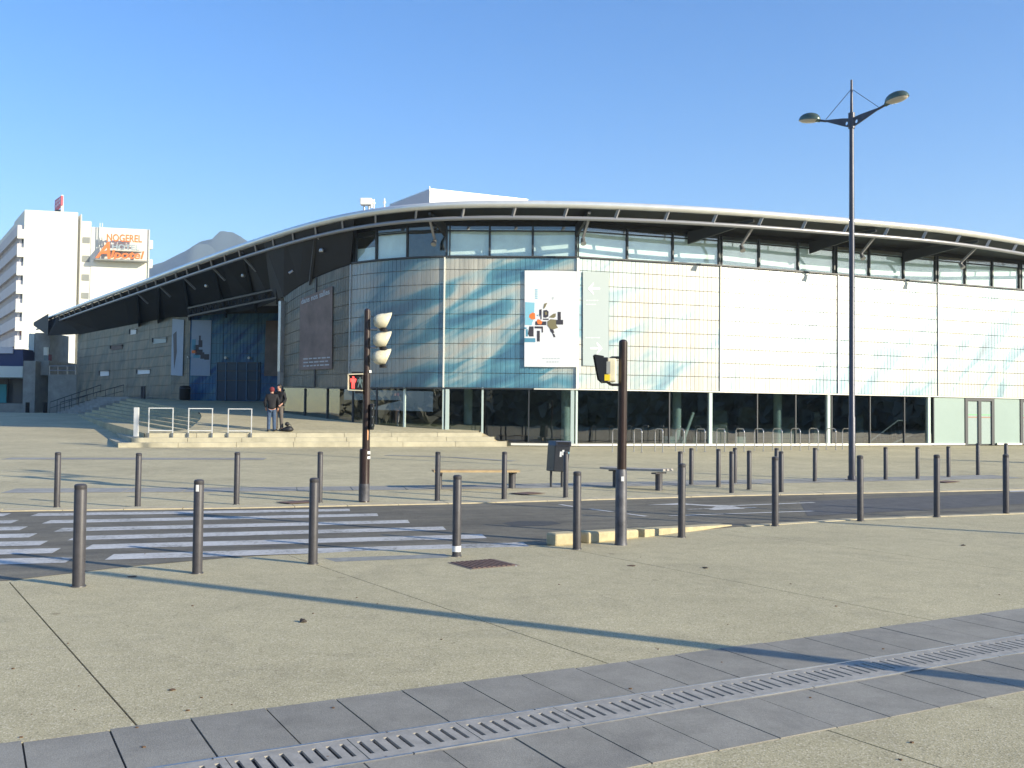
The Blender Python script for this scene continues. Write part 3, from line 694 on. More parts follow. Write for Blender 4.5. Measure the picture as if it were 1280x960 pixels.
# opaque green wall with doors at the right
def wallbox(x0, x1, z0, z1, off, dp, m, name, parent=hall):
    a, b = s_of(x0, 1.7), s_of(x1, 1.7); A, B = FP(a, z0, off), FP(b, z0, off); n = fac((a + b) / 2)[2]; n = Vector((n.x, n.y, 0))
    return MB().prism([A, B, B - n * dp, A - n * dp], (0, 0, z1 - z0)).build(name, m, parent)
wallbox(1168, 1205.5, .52, 2.78, .0, .15, M['green_panel'], 'wall_panel'); wallbox(1243, 1274.5, .52, 2.78, .0, .15, M['green_panel'], 'wall_panel'); wallbox(1315, 1500, .52, 2.78, .0, .15, M['green_panel'], 'wall_panel')
def door(x0, x1):
    f = wallbox(x0, x1, .44, 2.76, -.08, .05, M['frame'], 'door')
    w_ = (x1 - x0); t = w_ * .09
    for a, b in ((x0, x0 + t), ((x0 + x1) / 2 - t * .55, (x0 + x1) / 2 + t * .55), (x1 - t, x1)): wallbox(a, b, .44, 2.62, .04, .12, M['frame'], 'door_frame', f)
    wallbox(x0, x1, 2.62, 2.76, .04, .12, M['frame'], 'door_frame', f)
    for a, b in ((x0 + t, (x0 + x1) / 2 - t * .55), ((x0 + x1) / 2 + t * .55, x1 - t)):
        wallbox(a, b, .5, 2.6, -.02, .03, M['door_glass'], 'door_leaf', f)
        wallbox(a + .6, b - .6, 1.92, 1.96, -.012, .006, mat('green_stripe', (.15, .5, .18), .5), 'door_stripe', f); wallbox(a + .6, b - .6, 1.80, 1.84, -.012, .006, mat('brown_stripe', (.35, .14, .08), .5), 'door_stripe', f)
door(1206, 1242.5); door(1275, 1314)
# --- roof
ZR = 10.3
EV = [(42, 403), (70, 390), (100, 378.5), (150, 360), (200, 341), (250, 322), (300, 303), (350, 286), (400, 271), (440, 262.5), (490, 255), (540, 251), (590, 249.5), (640, 249), (700, 250), (750, 251), (800, 253), (850, 255.5), (900, 258.5), (950, 262), (1000, 266), (1062, 271.5), (1120, 276.5), (1170, 280.8), (1280, 291)]
ev = [Vector(PZ(px, py, ZR)[:2]) for px, py in EV]
ev += [Vector((27.5, 49.6)), Vector((34, 54)), Vector((48, 62))]
# light smoothing of the traced curve
for _ in range(2): ev = [ev[0]] + [(ev[i - 1] + ev[i] * 2 + ev[i + 1]) / 4 for i in range(1, len(ev) - 1)] + [ev[-1]]
ec = catmull(ev, 6)
def off2(pts, d):
    out = []
    for i, p in enumerate(pts):
        a = pts[max(i - 1, 0)]; b = pts[min(i + 1, len(pts) - 1)]; e = (b - a).normalized(); out.append(p + Vector((-e.y, e.x)) * d)
    return out
def ring(prof, pts, name, m, parent=hall, smooth=True):
    """sweep an open/closed section (inset, z) along the eave"""
    lines = [[(q.x, q.y, z) for q in off2(pts, d)] for d, z in prof]; mb = MB(); k = len(pts)
    for L in lines: mb.v += [Vector(v) for v in L]
    for j in range(len(lines) - 1):
        for i in range(k - 1): mb.f.append([j * k + i, j * k + i + 1, (j + 1) * k + i + 1, (j + 1) * k + i])
    mb.f.append([j_ * k for j_ in range(len(lines))]); mb.f.append([j_ * k + k - 1 for j_ in range(len(lines))][::-1])
    o = mb.build(name, m, parent, auto=50 if smooth else None); return o
r = .145
ring([(1.2, ZR + .06), (.5, ZR + .02)] + [(r - r * math.sin(t), ZR - r + r * math.cos(t)) for t in [PI * i / 8 for i in range(9)]] + [(.2, ZR - 2 * r + .02), (1.2, ZR - 2 * r + .04)], ec, 'roof_edge', M['roof_edge'])
tr = .085
TI, TZ = .30, ZR - .66
ring([(TI + tr * math.cos(t), TZ + tr * math.sin(t)) for t in [2 * PI * i / 10 for i in range(11)]], ec, 'gutter_tube', M['roof_tube'])
el = [0]
for a, b in zip(ec, ec[1:]): el.append(el[-1] + (b - a).length)
def eav(s):
    i = max(j for j in range(len(el)) if el[j] <= s); i = min(i, len(ec) - 2); t = (s - el[i]) / (el[i + 1] - el[i]); e = (ec[i + 1] - ec[i]).normalized()
    return ec[i].lerp(ec[i + 1], t), e, Vector((-e.y, e.x))
def e_of(px):
    lo, hi = 0, el[-1] - .01
    for _ in range(40):
        m = (lo + hi) / 2; p = eav(m)[0]
        if proj((p.x, p.y, TZ))[0] < px: lo = m
        else: hi = m
    return lo
s = e_of(640)
k0 = -int(s / 2.1)
for k in range(k0, 26):
    q = s + 2.1 * k
    if not 0 < q < el[-1] - 1: continue
    p, e, n = eav(q); a = p + n * .16 + e * .12; b = p + n * TI; mb = MB()
    mb.beam((a.x, a.y, ZR - .26), (b.x, b.y, TZ), .07, .12); mb.build('eave_strut', M['roof_tube'], hall)
# soffit from the eave down to the walls
inner = []
WING = [(213, 69.5), (95, 87)]
def wing(t): a, b = P(213, 500, 69.5), P(95, 500, 87); return a.lerp(b, t)
def inner_pt(px):
    if px <= 60: p = P(60, 418, 88); return Vector((p.x, p.y, 8.35))
    if px <= 200: t = 1 - (px - 60) / 150; w_ = wing(max(0, min(1.1, t))); return Vector((w_.x, w_.y, 8.35))
    if px < 350:
        t = (px - 200) / 150; a = wing(.05); b = fac(0)[0]; return Vector((a.x * (1 - t) + b.x * t + 1.2 * math.sin(PI * t), a.y * (1 - t) + b.y * t + 1.5 * math.sin(PI * t), 8.35 - .9 * t))
    if px < 445: q_ = s_of(max(px, 352.5), 8); p = fac(q_)[0]; return Vector((p.x, p.y, ztop(q_) + .05))
    q_ = s_of(px, 9.5); p = fac(q_)[0]; return Vector((p.x, p.y, 9.8))
A, B = [], []
for px in [42, 70, 100, 150, 200, 240, 270, 300, 325, 350, 375, 400, 420, 438, 446, 470, 500, 540, 600, 700, 800, 900, 1000, 1100, 1200, 1280, 1400]:
    p, e, n = eav(e_of(px)); a = p + n * .2; A.append(Vector((a.x, a.y, ZR - .30))); B.append(inner_pt(px))
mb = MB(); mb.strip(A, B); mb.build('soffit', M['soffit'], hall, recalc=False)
poly = [(p.x, p.y) for p in off2(ec, 1.1)][::-1] + [(-38, 96), (-10, 108), (60, 95)]
bm = bmesh.new(); f = bm.faces.new([bm.verts.new((x, y - 45, ZR + .04)) for x, y in poly]); r_ = bmesh.ops.extrude_face_region(bm, geom=[f])
for v in r_['geom']:
    if isinstance(v, bmesh.types.BMVert): v.co.z -= .3
bmesh.ops.triangulate(bm, faces=bm.faces[:]); bmesh.ops.recalc_face_normals(bm, faces=bm.faces[:]); me = bpy.data.meshes.new('roof'); bm.to_mesh(me); me.materials.append(M['roof_top']); ro = bpy.data.objects.new('roof', me); C.objects.link(ro); ro.parent = hall
# end cap of the eave at its left tip
p, e, n = eav(0); q0 = inner_pt(42)
mb = MB(); mb.add([(p.x, p.y, ZR), (p.x, p.y, ZR - .3), q0, (q0.x, q0.y, ZR)], [(0, 1, 2, 3)]); mb.build('roof_end', M['soffit'], hall, recalc=False)
# cantilever beams, rods and spotlights under the eave
def bracket(pxe, pxw=None, wallz=None, rod=True, spot=True):
    q_ = e_of(pxe); p, e, n = eav(q_); tip = Vector((p.x + n.x * TI, p.y + n.y * TI, TZ))
    if pxw is None: i = inner_pt(pxe); wz = wallz or min(i.z, 9.6)
    else: c = fac(s_of(pxw, 9.5))[0]; i = Vector((c.x, c.y, 0)); wz = wallz or 9.45
    t0 = Vector((tip.x, tip.y, ZR - .36)); w0 = Vector((i.x, i.y, wz)); d = (w0 - t0).normalized(); r = d.cross(Vector((0, 0, 1))).normalized() * .06
    top = Vector((i.x, i.y, max(wz + .25, 9.7 if pxe > 440 else wz + .25)))
    mb = MB(); mb.prism([t0 - r, t0 - r + Vector((0, 0, -.1)), w0 - r + Vector((0, 0, -.28)), top - r], r * 2); mb.build('cantilever_beam', M['beam'], hall)
    if rod:
        m_ = tip + Vector((n.x * .8 - e.x * .12, n.y * .8 - e.y * .12, -.62)); mb = MB(); mb.beam(tip + Vector((0, 0, .05)), m_, .09, .09); mb.build('eave_rod', M['roof_tube'], hall)
        if spot:
            s_ = m_ + Vector((0, 0, -.12)); mb = MB(); mb.cyl(m_, s_, .025, n=6); mb.build('spotlight_bracket', M['beam'], hall)
            dirv = Vector((-n.x * .5, -n.y * .5, -.75)).normalized(); mb = MB(); mb.cyl(s_ - dirv * .1, s_ + dirv * .16, .075, .11, n=14); mb.cyl(s_ + dirv * .16, s_ + dirv * .19, .12, .12, n=14); mb.build('spotlight', M['steel'], hall, auto=40)
for pxe, pxw in ((533, 556), (738, 721), (947, 860), (1101, 1012), (1230, 1130)): bracket(pxe, pxw)
for x in (388, 337): bracket(x)
for x in (296, 258, 222, 192, 165): bracket(x, spot=False)
for px, Y in ((402, 44.6), (304, 53), (258, 57.5)):
    p = P(px, {402: 314, 304: 345, 258: 358}[px], Y); mb = MB(); mb.lathe([(.03, .12), (.1, .1), (.12, 0), (.1, -.05)], p, 12); mb.build('spotlight', M['steel'], hall, auto=40)
mb = MB(); p0, p1 = P(361, 341.5, 46.2), P(366, 338.5, 46.2); mb.cyl(p0, p1, .06, n=10); mb.build('spotlight', M['steel'], hall, auto=40)
# lattice truss crossing the entrance bay
a0, a1 = P(236, 395, 62), P(352, 371, 50.5); b0, b1 = P(236, 385, 62), P(352, 360, 50.5)
mb = MB(); mb.tube([a0, a1], .08, 6); mb.tube([b0, b1], .08, 6)
for i in range(16): t = i / 16; mb.tube([a0.lerp(a1, t), b0.lerp(b1, t + .03)], .035, 4); mb.tube([b0.lerp(b1, t + .03), a0.lerp(a1, t + .0625)], .035, 4)
mb.build('lattice_truss', M['beam'], hall)
# --- entrance recess and left wing
def lin(a, b):
    L = (b - a).length; e = (b - a) / L; n = Vector((e.y, -e.x))
    return (lambda s, z, off=0: Vector((a.x + e.x * s + n.x * off, a.y + e.y * s + n.y * off, z))), L
RB = P(213.5, 500, 69.5).to_2d(); RC = P(236, 500, 67.8).to_2d(); RD = P(364, 500, 66.5).to_2d(); WA = P(95, 500, 87).to_2d()
def rows(a, b, z0, z1, n, m, bay, parent=hall, sh=0):
    path, L = lin(a, b); nb = max(1, round(L / bay))
    for i in range(nb):
        for r in range(n):
            zz0 = z0 + (z1 - z0) * r / n + .012; zz1 = z0 + (z1 - z0) * (r + 1) / n - .012
            wall_strip(lambda s, z, o: path(s - sh, z, o), sh + L * i / nb + .01, sh + L * (i + 1) / nb - .01, lambda s: zz0, lambda s: zz1, m, parent, 'glass_panel', .25)
    mb = MB(); mb.strip([path(0, z0 - 1.2, -.08), path(L, z0 - 1.2, -.08)], [path(0, z1 + .5, -.08), path(L, z1 + .5, -.08)]); mb.build('panel_backing', M['frame'], parent, recalc=False)
    return path, L
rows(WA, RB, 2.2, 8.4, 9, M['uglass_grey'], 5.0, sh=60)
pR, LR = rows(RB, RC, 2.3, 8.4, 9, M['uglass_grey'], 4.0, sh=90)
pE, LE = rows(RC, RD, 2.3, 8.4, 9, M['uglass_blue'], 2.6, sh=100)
def onwall(path, L, a, b, px, py, off):
    lo, hi = 0, L
    for _ in range(30):
        m = (lo + hi) / 2
        if proj(path(m, 5))[0] < px: lo = m
        else: hi = m
    q_ = path(lo, 0); return path(lo, P(px, py, q_.y).z, off)
def quad_on(fn, pts, off, th, m, name, parent=hall):
    q = [fn(px, py, off) for px, py in pts]; c = fn(*pts[0], off + th) - fn(*pts[0], off); return MB().prism(q, c).build(name, m, parent)
fE = lambda px, py, off: onwall(pE, LE, RC, RD, px, py, off)
fR = lambda px, py, off: onwall(pR, LR, RB, RC, px, py, off)
pW, LW = lin(WA, RB); fW = lambda px, py, off: onwall(pW, LW, WA, RB, px, py, off)
# corner post between wing and recess
mb = MB(); mb.beam((RB.x, RB.y, 2.0), (RB.x, RB.y, 8.5), .5, .35); mb.build('corner_post', M['beam'], hall)
# posters by the entrance
def collage(fn, x0, y0, w_, h, parent):
    S_ = lambda u, v: (x0 + u * w_, y0 + v * h)
    for u0, v0, u1, v1, m in [(.0, .28, .22, .5, 'poster_mid'), (.1, .4, .4, .52, 'poster_dark'), (.2, .5, .62, .62, 'poster_dark'), (.38, .3, .6, .45, 'poster_dark'), (.5, .56, .72, .7, 'poster_dark'), (.72, .6, 1.0, .72, 'poster_dark'), (.0, .52, .3, .58, 'poster_orange'), (.1, .6, .46, .68, 'poster_mid'), (.4, .2, .5, .3, 'poster_dark')]:
        quad_on(fn, [S_(u0, v0), S_(u1, v0), S_(u1, v1), S_(u0, v1)], .075, .004, M[m], 'print', parent)
po = quad_on(fE, [(239.5, 400), (264, 400.5), (263.5, 470), (239, 469.5)], .05, .02, M['poster_pale'], 'poster'); collage(fE, 240, 408, 22, 58, po)
po = quad_on(fR, [(215.5, 398.5), (230, 400), (229.5, 470), (215, 469)], .05, .02, M['poster_pale'], 'poster')
quad_on(fR, [(217, 418), (221, 414), (222, 440), (219, 462)], .075, .004, M['poster_dark'], 'print', po)
quad_on(fE, [(332, 401), (352, 401), (352, 470), (331, 470)], .05, .03, M['banner_brown'], 'dark_banner')
# entrance doors
dr = quad_on(fE, [(271, 453), (326, 453), (326, 500), (271, 500)], .04, .04, mat('entrance_glass', (.03, .07, .12), .15), 'entrance_doors')
for x in (271.5, 283, 296.5, 309, 322): quad_on(fE, [(x, 453), (x + 1.2, 453), (x + 1.2, 500), (x, 500)], .09, .05, mat('blue_door_frame', (.06, .14, .24), .4), 'door_frame', dr)
for y in (453, 463, 475): quad_on(fE, [(271, y), (326, y), (326, y + 1.2), (271, y + 1.2)], .085, .05, M['frame'], 'door_rail', dr)
for x in (284, 313): p = fE(x, 447.5, .3); mb = MB(); mb.cyl(p, fE(x, 447.5, .05), .09, n=10); mb.build('wall_lamp', M['trim'], hall, auto=40)
mb = MB(); p = fE(237, 446.5, .3); mb.cyl(p, fE(237, 446.5, .05), .06, n=10); mb.build('wall_lamp', M['trim'], hall)
# recess head beam and side wall behind the curved wall
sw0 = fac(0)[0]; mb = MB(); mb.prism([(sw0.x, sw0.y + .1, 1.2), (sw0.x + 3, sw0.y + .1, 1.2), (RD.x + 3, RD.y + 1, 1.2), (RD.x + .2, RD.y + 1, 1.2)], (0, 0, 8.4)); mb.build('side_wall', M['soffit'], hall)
# bright openings in the wing wall
def opening(pts, m='poster'):
    f = quad_on(fW, pts, .03, .03, M[m], 'window'); (x0, y0), (x1, y1) = pts[0], pts[2]
    quad_on(fW, [(x0 - .8, y0 - .8), (x1 + .5, y0 - .8), (x1 + .5, y0), (x0 - .8, y0)], .03, .12, M['frame'], 'window_frame', f); quad_on(fW, [(x0 - 1, y0), (x0, y0), (x0, y1), (x0 - 1, y1)], .03, .12, M['frame'], 'window_frame', f)
for pts in ([(126, 464), (137, 463.5), (137, 469.5), (126, 470.3)], [(173, 462), (188, 461), (188, 467), (173, 468)], [(163, 412), (170, 410.5), (170, 417.5), (163, 418.5)]): opening(pts)
opening([(192, 423), (208, 421), (208, 428), (192, 430)], 'sign_panel'); opening([(139, 432), (153, 430), (153, 436), (139, 438)], 'banner_brown')
for x in (195.5, 198.5): p = fW(x, 497, 1.0); mb = MB(); mb.cyl((p.x, p.y, 2.4), (p.x, p.y, 3.5), .09, n=10); tag(mb.build('bollard', M['bollard']), 'dark slim post against the shaded wing wall, %s of a close pair' % ('left' if x < 197 else 'right'), 'bollard', 'pair of dark posts by the wing wall')
# --- the big white poster and the arrow sign on the curved wall
def fF(px, py, off): return FPX(px, py, off)
PO = quad_on(fF, [(656, 338.5), (688.5, 338.5), (721, 339.5), (721, 459), (688.5, 459), (655.5, 458.5)], .05, .05, M['poster'], 'poster')
def pz(zx, zy): return (645 + zx / 12, 360 + zy / 12)         # zoomed-crop units
for pts, m in [([(140, 215), (280, 225), (270, 470), (245, 520), (235, 560), (135, 555)], 'poster_blue'), ([(205, 400), (250, 370), (285, 385), (290, 470), (235, 478), (195, 440)], 'poster_orange'), ([(330, 470), (360, 480), (395, 510), (380, 550), (330, 545), (310, 500)], 'poster_orange'),
    ([(350, 330), (385, 320), (385, 475), (368, 475), (365, 400), (348, 440)], 'poster_dark'), ([(410, 300), (425, 240), (470, 225), (440, 290), (415, 320)], 'poster_olive'), ([(410, 340), (460, 332), (490, 360), (485, 430), (450, 450), (410, 445)], 'poster_dark'), ([(430, 365), (460, 360), (470, 400), (440, 410)], 'poster_olive'),
    ([(490, 445), (560, 390), (598, 385), (595, 430), (570, 452)], 'poster_olive'), ([(405, 463), (490, 463), (490, 482), (405, 482)], 'poster_dark'), ([(625, 362), (672, 362), (672, 482), (625, 482)], 'poster_dark'), ([(600, 482), (706, 482), (706, 552), (600, 552)], 'poster_dark'),
    ([(290, 505), (455, 505), (455, 560), (290, 560)], 'poster_dark'), ([(470, 505), (520, 470), (600, 480), (600, 550), (630, 600), (560, 625), (505, 610), (470, 560)], 'poster_olive'), ([(280, 578), (405, 580), (405, 670), (385, 670), (385, 612), (280, 608)], 'poster_dark'),
    ([(315, 645), (358, 645), (358, 805), (315, 805)], 'poster_dark'), ([(200, 580), (265, 580), (265, 730), (200, 730), (180, 690)], 'poster_dark'), ([(150, 620), (178, 620), (178, 730), (150, 730)], 'poster_mid'), ([(130, 755), (290, 755), (290, 815), (130, 815)], 'poster_mid'), ([(125, 590), (175, 600), (150, 618), (130, 618)], 'poster_mid'),
    ([(505, 610), (560, 630), (575, 670), (550, 690), (515, 650)], 'poster_dark'), ([(545, 685), (575, 690), (592, 738), (565, 742)], 'poster_dark'), ([(545, 140), (568, 135), (560, 180), (545, 175)], 'poster_grey'), ([(308, 405), (340, 405), (325, 428)], 'poster_mid'), ([(530, 575), (600, 570), (600, 605), (530, 608)], 'poster')]:
    quad_on(fF, [pz(*p) for p in pts], .103 + (.004 if m in ('poster_orange', 'poster_olive', 'poster') else 0) + random.uniform(0, .0015), .004, M[m], 'print', PO)
for y, x0, x1 in ((447.5, 678, 700), (451.8, 683, 698)):
    x = x0
    while x < x1: l = random.uniform(1.6, 3.4); quad_on(fF, [(x, y), (x + l, y), (x + l, y + 1.5), (x, y + 1.5)], .103, .003, M['poster_grey'], 'print', PO); x += l + .9
for k in range(5): quad_on(fF, [(669 + random.uniform(-.5, .5), 362 + k * 2.6), (672, 362 + k * 2.6), (672, 363.4 + k * 2.6), (669, 363.4 + k * 2.6)], .103, .003, M['poster_blue'], 'print', PO)
SG = quad_on(fF, [(728, 340), (760, 341), (760, 458), (728, 457)], .045, .03, M['sign_panel'], 'arrow_sign')
def arrow(cx, cy, d):
    quad_on(fF, [(cx - 7 * d, cy - 1), (cx + 5 * d, cy - 1), (cx + 5 * d, cy + 1), (cx - 7 * d, cy + 1)], .078, .006, M['sign_white'], 'arrow', SG)
    for s_ in (-1, 1): quad_on(fF, [(cx + 8 * d, cy), (cx + 1 * d, cy + 8 * s_), (cx + 1 * d, cy + 5 * s_), (cx + 5 * d, cy)], .0785, .006, M['sign_white'], 'arrow', SG)
arrow(742, 361, -1); arrow(744, 435.5, 1)
for y, x0, x1 in ((375, 732, 746), (380, 732, 743), (421.5, 731, 748)):
    x = x0
    while x < x1: l = random.uniform(1.6, 3.4); quad_on(fF, [(x, y), (x + l, y), (x + l, y + 1.4), (x, y + 1.4)], .078, .003, M['poster_grey'], 'print', SG); x += l + .8
# brown mesh banner near the left corner
BN = quad_on(fF, [(376.5, 374), (396, 366), (417, 357.5), (416.5, 461), (396, 462), (375.5, 462.5)], .05, .02, M['banner_brown'], 'banner')
def text(body, parent, p, xdir, up, size, m, name='lettering', ext=.01, font=None, shear=0, sx=1):
    cu = bpy.data.curves.new(name, 'FONT'); cu.body = body; cu.size = size; cu.extrude = ext; cu.align_x = 'LEFT'; cu.shear = shear; cu.resolution_u = 3; cu.offset = size * .02
    o = bpy.data.objects.new(name, cu); C.objects.link(o); o.parent = parent
    x = Vector(xdir).normalized(); y = Vector(up).normalized(); z = x.cross(y).normalized(); y = z.cross(x)
    m4 = Matrix(((x.x * sx, y.x, z.x, 0), (x.y * sx, y.y, z.y, 0), (x.z * sx, y.z, z.z, 0), (0, 0, 0, 1))); m4.translation = Vector(p) - wloc(parent)
    bpy.context.view_layer.update(); me = bpy.data.meshes.new_from_object(o); me.materials.clear(); me.materials.append(m)
    C.objects.unlink(o); bpy.data.objects.remove(o); o = bpy.data.objects.new(name, me); C.objects.link(o); o.parent = parent
    o.matrix_local = m4; return o
tp, tq = fF(378.5, 380.5, .085), fF(414, 367.5, .085)
to = text('dans nos salles', BN, tp, tq - tp, (0, 0, 1), .36, M['banner_text'], ext=.004)
bpy.context.view_layer.update(); to.scale.x *= (tq - tp).length / to.dimensions.x
for y0 in (448, 452.5, 457):
    x = 381.
    while x < 411: l = random.uniform(2.5, 6); yy = y0 - (x - 381) * .06; quad_on(fF, [(x, yy), (x + l, yy - .2), (x + l, yy + 1.3), (x, yy + 1.6)], .075, .003, M['banner_text'], 'print', BN); x += l + 1.3
# --- plant room and aerials on the roof
pr_ = thing('plant_room', 'white rooftop plant room box rising behind the curved roof edge', 'rooftop box', P(537, 247, 50))
a = P(537, 237, 50); b = P(487, 255, 53.8); c = P(660, 250.3, 50 * 281 / 268.5)
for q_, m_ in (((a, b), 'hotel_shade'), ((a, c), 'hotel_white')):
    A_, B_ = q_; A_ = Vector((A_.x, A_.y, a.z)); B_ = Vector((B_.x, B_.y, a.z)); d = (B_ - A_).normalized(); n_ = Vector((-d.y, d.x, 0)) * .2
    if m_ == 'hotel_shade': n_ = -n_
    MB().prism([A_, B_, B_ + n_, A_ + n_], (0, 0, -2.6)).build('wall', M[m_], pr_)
b2 = Vector((b.x, b.y, a.z)); c2 = Vector((c.x, c.y, a.z)); mb = MB(); mb.prism([Vector((a.x, a.y, a.z + .01)), b2 + Vector((0, 0, .01)), b2 + c2 - Vector((a.x, a.y, a.z)), c2 + Vector((0, 0, .01))], (0, 0, .06)); mb.build('roof', M['roof_edge'], pr_)
mb = MB(); mb.cyl(P(537, 238, 50), P(537, 233, 50), .02, n=5); mb.build('lightning_rod', M['steel'], pr_)
un = thing('rooftop_unit', 'small white rooftop fan unit left of the plant room', 'rooftop unit', P(461, 262, 47))
p = P(458, 252.5, 47); mb = MB(); mb.box(p, (.55, .4, .32)); mb.build('housing', M['hotel_white'], un, bevel=.03)
mb = MB(); mb.cyl(P(450.5, 251.5, 47), P(454, 250, 47), .12, n=10); mb.build('duct', M['hotel_white'], un); mb = MB(); mb.cyl(P(464, 250.5, 47), P(464, 260, 47), .06, n=8); mb.build('duct', M['hotel_white'], un)
mb = MB(); mb.cyl(P(455, 254, 47), P(455, 264, 47), .05, n=6); mb.cyl(P(461, 254, 47), P(461, 264, 47), .05, n=6); mb.build('leg', M['steel'], un)
for x, y, l in ((467.5, 249, 'thin white aerial beside the small rooftop fan unit'), (480.5, 248, 'thin white aerial standing alone between fan unit and plant room')):
    mb = MB(); mb.cyl(P(x, y, 47), P(x, 262, 47), .035, n=6); mb.cyl(P(x, y + 4, 47), P(x, y + 6, 47), .07, n=6); tag(mb.build('aerial', M['hotel_white']), l, 'aerial', 'thin aerials on the hall roof')

# ------------------------------------------------------------------ forecourt ramp and steps
Pl, Pm = P(181, 541.5, 38.0), P(600, 540.5, 41.15)
FD = (Pm - Pl).to_2d().normalized(); FN = Vector((-FD.y, FD.x)); FL = (Pm - Pl).to_2d().length
def fh(d):
    K = [(-1, .92), (0, .92), (.54, 1.02), (1.8, 1.13), (3.3, 1.28), (6, 1.48), (10, 1.74), (32, 2.65), (60, 3.0)]
    for (a, za), (b, zb_) in zip(K, K[1:]):
        if d <= b: return za + (zb_ - za) * (d - a) / (b - a)
    return K[-1][1]
def fd(p): return (Vector(p[:2]) - Pl.to_2d()).dot(FN)
def fz(p, d=None):
    s_ = (Vector(p[:2]) - Pl.to_2d()).dot(FD); d = fd(p) if d is None else d
    return fh(d) + (Pl.z - .92) + (Pm.z - Pl.z) * max(0, min(1.3, s_ / FL))
fc = tag(bpy.data.objects.new('forecourt', None), kind='structure'); C.objects.link(fc)
AK = []
for px, d in [(181, 0), (232, .6), (241, 2.0), (246, 3.3), (250, 5.0), (252, 6.8), (251, 8.5), (248, 10.3)]:
    lo, hi = 20, 90
    z = fh(d)
    for _ in range(40):
        m_ = (lo + hi) / 2; dr_ = ray(px, 520); q_ = (dr_.x / dr_.y * m_, m_)
        if fd(q_) < d: lo = m_
        else: hi = m_
    AK.append(Vector((q_[0], q_[1], fz(q_))))
BK = [Vector((P(98 + 8.5 * k, 519, 68 + k * .5).x, 68 + k * .5, 1.45 + .17 * k)) for k in range(8)]
NS = 10
EK = [[a.lerp(b, i / NS) for i in range(NS + 1)] for a, b in zip(AK, BK)]
for k in range(7):
    mb = MB(); low, hi = EK[k], EK[k + 1]
    hi_low = [Vector((p.x, p.y, q.z + (.0 if i else 0))) for i, (p, q) in enumerate(zip(hi, low))]
    mb.strip(low, hi_low); mb.strip(hi_low, hi)
    if k == 0: mb.strip([Vector((p.x, p.y, p.z - 1.2)) for p in low], low)
    mb.build('fan_step', M['plaza'], fc, recalc=False)
# ramp surface right of the fan steps
mb = MB(); L_, R_ = [], []
bound = AK + [AK[-1].lerp(BK[-1], t) for t in (.15, .3, .5, .7, .85, 1)]
for i, p in enumerate(bound):
    d = fd(p); z = fz(p) if i < len(AK) else p.z
    L_.append(Vector((p.x, p.y, z))); xr = -1.35 if d < 4 else (-3 if d < 12 else -8)
    R_.append(Vector((Pl.x + FN.x * d + FD.x * ((xr - Pl.x - FN.x * d) / FD.x), Pl.y + FN.y * d + FD.y * ((xr - Pl.x - FN.x * d) / FD.x), 0))); R_[-1].z = fz(R_[-1])
mb = MB()
for i in range(len(L_) - 1):
    for j in range(8):
        q_ = [L_[i].lerp(R_[i], j / 8), L_[i].lerp(R_[i], (j + 1) / 8), L_[i + 1].lerp(R_[i + 1], (j + 1) / 8), L_[i + 1].lerp(R_[i + 1], j / 8)]
        for v in q_:
            d = fd(v); w_ = min(1, max(0, (v - (L_[i] if v in (q_[0],) else L_[i])).length / 3)); v.z = fz(v) if i < 7 else v.z
        mb.add(q_, [(0, 1, 2, 3)])
bm = bmesh.new(); me = bpy.data.meshes.new('ramp'); me.from_pydata(mb.v, [], mb.f); bm.from_mesh(me); bmesh.ops.remove_doubles(bm, verts=bm.verts, dist=.001); bmesh.ops.recalc_face_normals(bm, faces=bm.faces)
for f in bm.faces:
    if f.normal.z < 0: f.normal_flip()
bm.to_mesh(me); me.materials.append(M['plaza']); o = bpy.data.objects.new('ramp', me); C.objects.link(o); o.parent = fc
# front steps: slabs stepping out towards the road and the left
WD = Vector((-.42, .907))
for k in range(0, 3):
    out = .42 * k
    a = Pl.to_2d() - FN * out - FD * (.42 * k); e1 = a + WD * (9 if k else 5)
    s1 = Pl.to_2d() + FD * (FL + .1 + .42 * k) - FN * out
    n = 7; cuts_ = [i / n for i in range(n + 1)]
    for i in range(n):
        p0 = a.lerp(s1, cuts_[i]) + FD * .006; p1 = a.lerp(s1, cuts_[i + 1]) - FD * .006; mb = MB(); dep = .46 if k else .5
        q0 = p0 + FN * dep; q1 = p1 + FN * dep; h = random.uniform(-.003, .003)
        za, zb2 = (Pl.z + (Pm.z - Pl.z) * u_ - .172 * k - (0 if k else .003) for u_ in (cuts_[i], cuts_[i + 1]))
        mb.add([(p0.x, p0.y, 0.1), (p1.x, p1.y, .1), (q1.x, q1.y, .1), (q0.x, q0.y, .1), (p0.x, p0.y, za + h), (p1.x, p1.y, zb2 + h), (q1.x, q1.y, zb2 + h), (q0.x, q0.y, za + h)], [(3, 2, 1, 0), (4, 5, 6, 7), (0, 1, 5, 4), (1, 2, 6, 5), (2, 3, 7, 6), (3, 0, 4, 7)]); mb.build('step_block', M['concrete_step'], fc, bevel=.008)
    zt = Pl.z - .172 * k
    if k:   # left flank running back until the ground swallows it
        for i in range(6):
            p0 = a + WD * (.5 + 1.4 * i) ; p1 = a + WD * (.5 + 1.4 * (i + 1) - .012); t = FD * .8
            mb = MB(); mb.prism([(p0.x, p0.y, .1), (p0.x + t.x, p0.y + t.y, .1), (p1.x + t.x, p1.y + t.y, .1), (p1.x, p1.y, .1)], (0, 0, zt - .1)); mb.build('step_block', M['concrete_step'], fc)
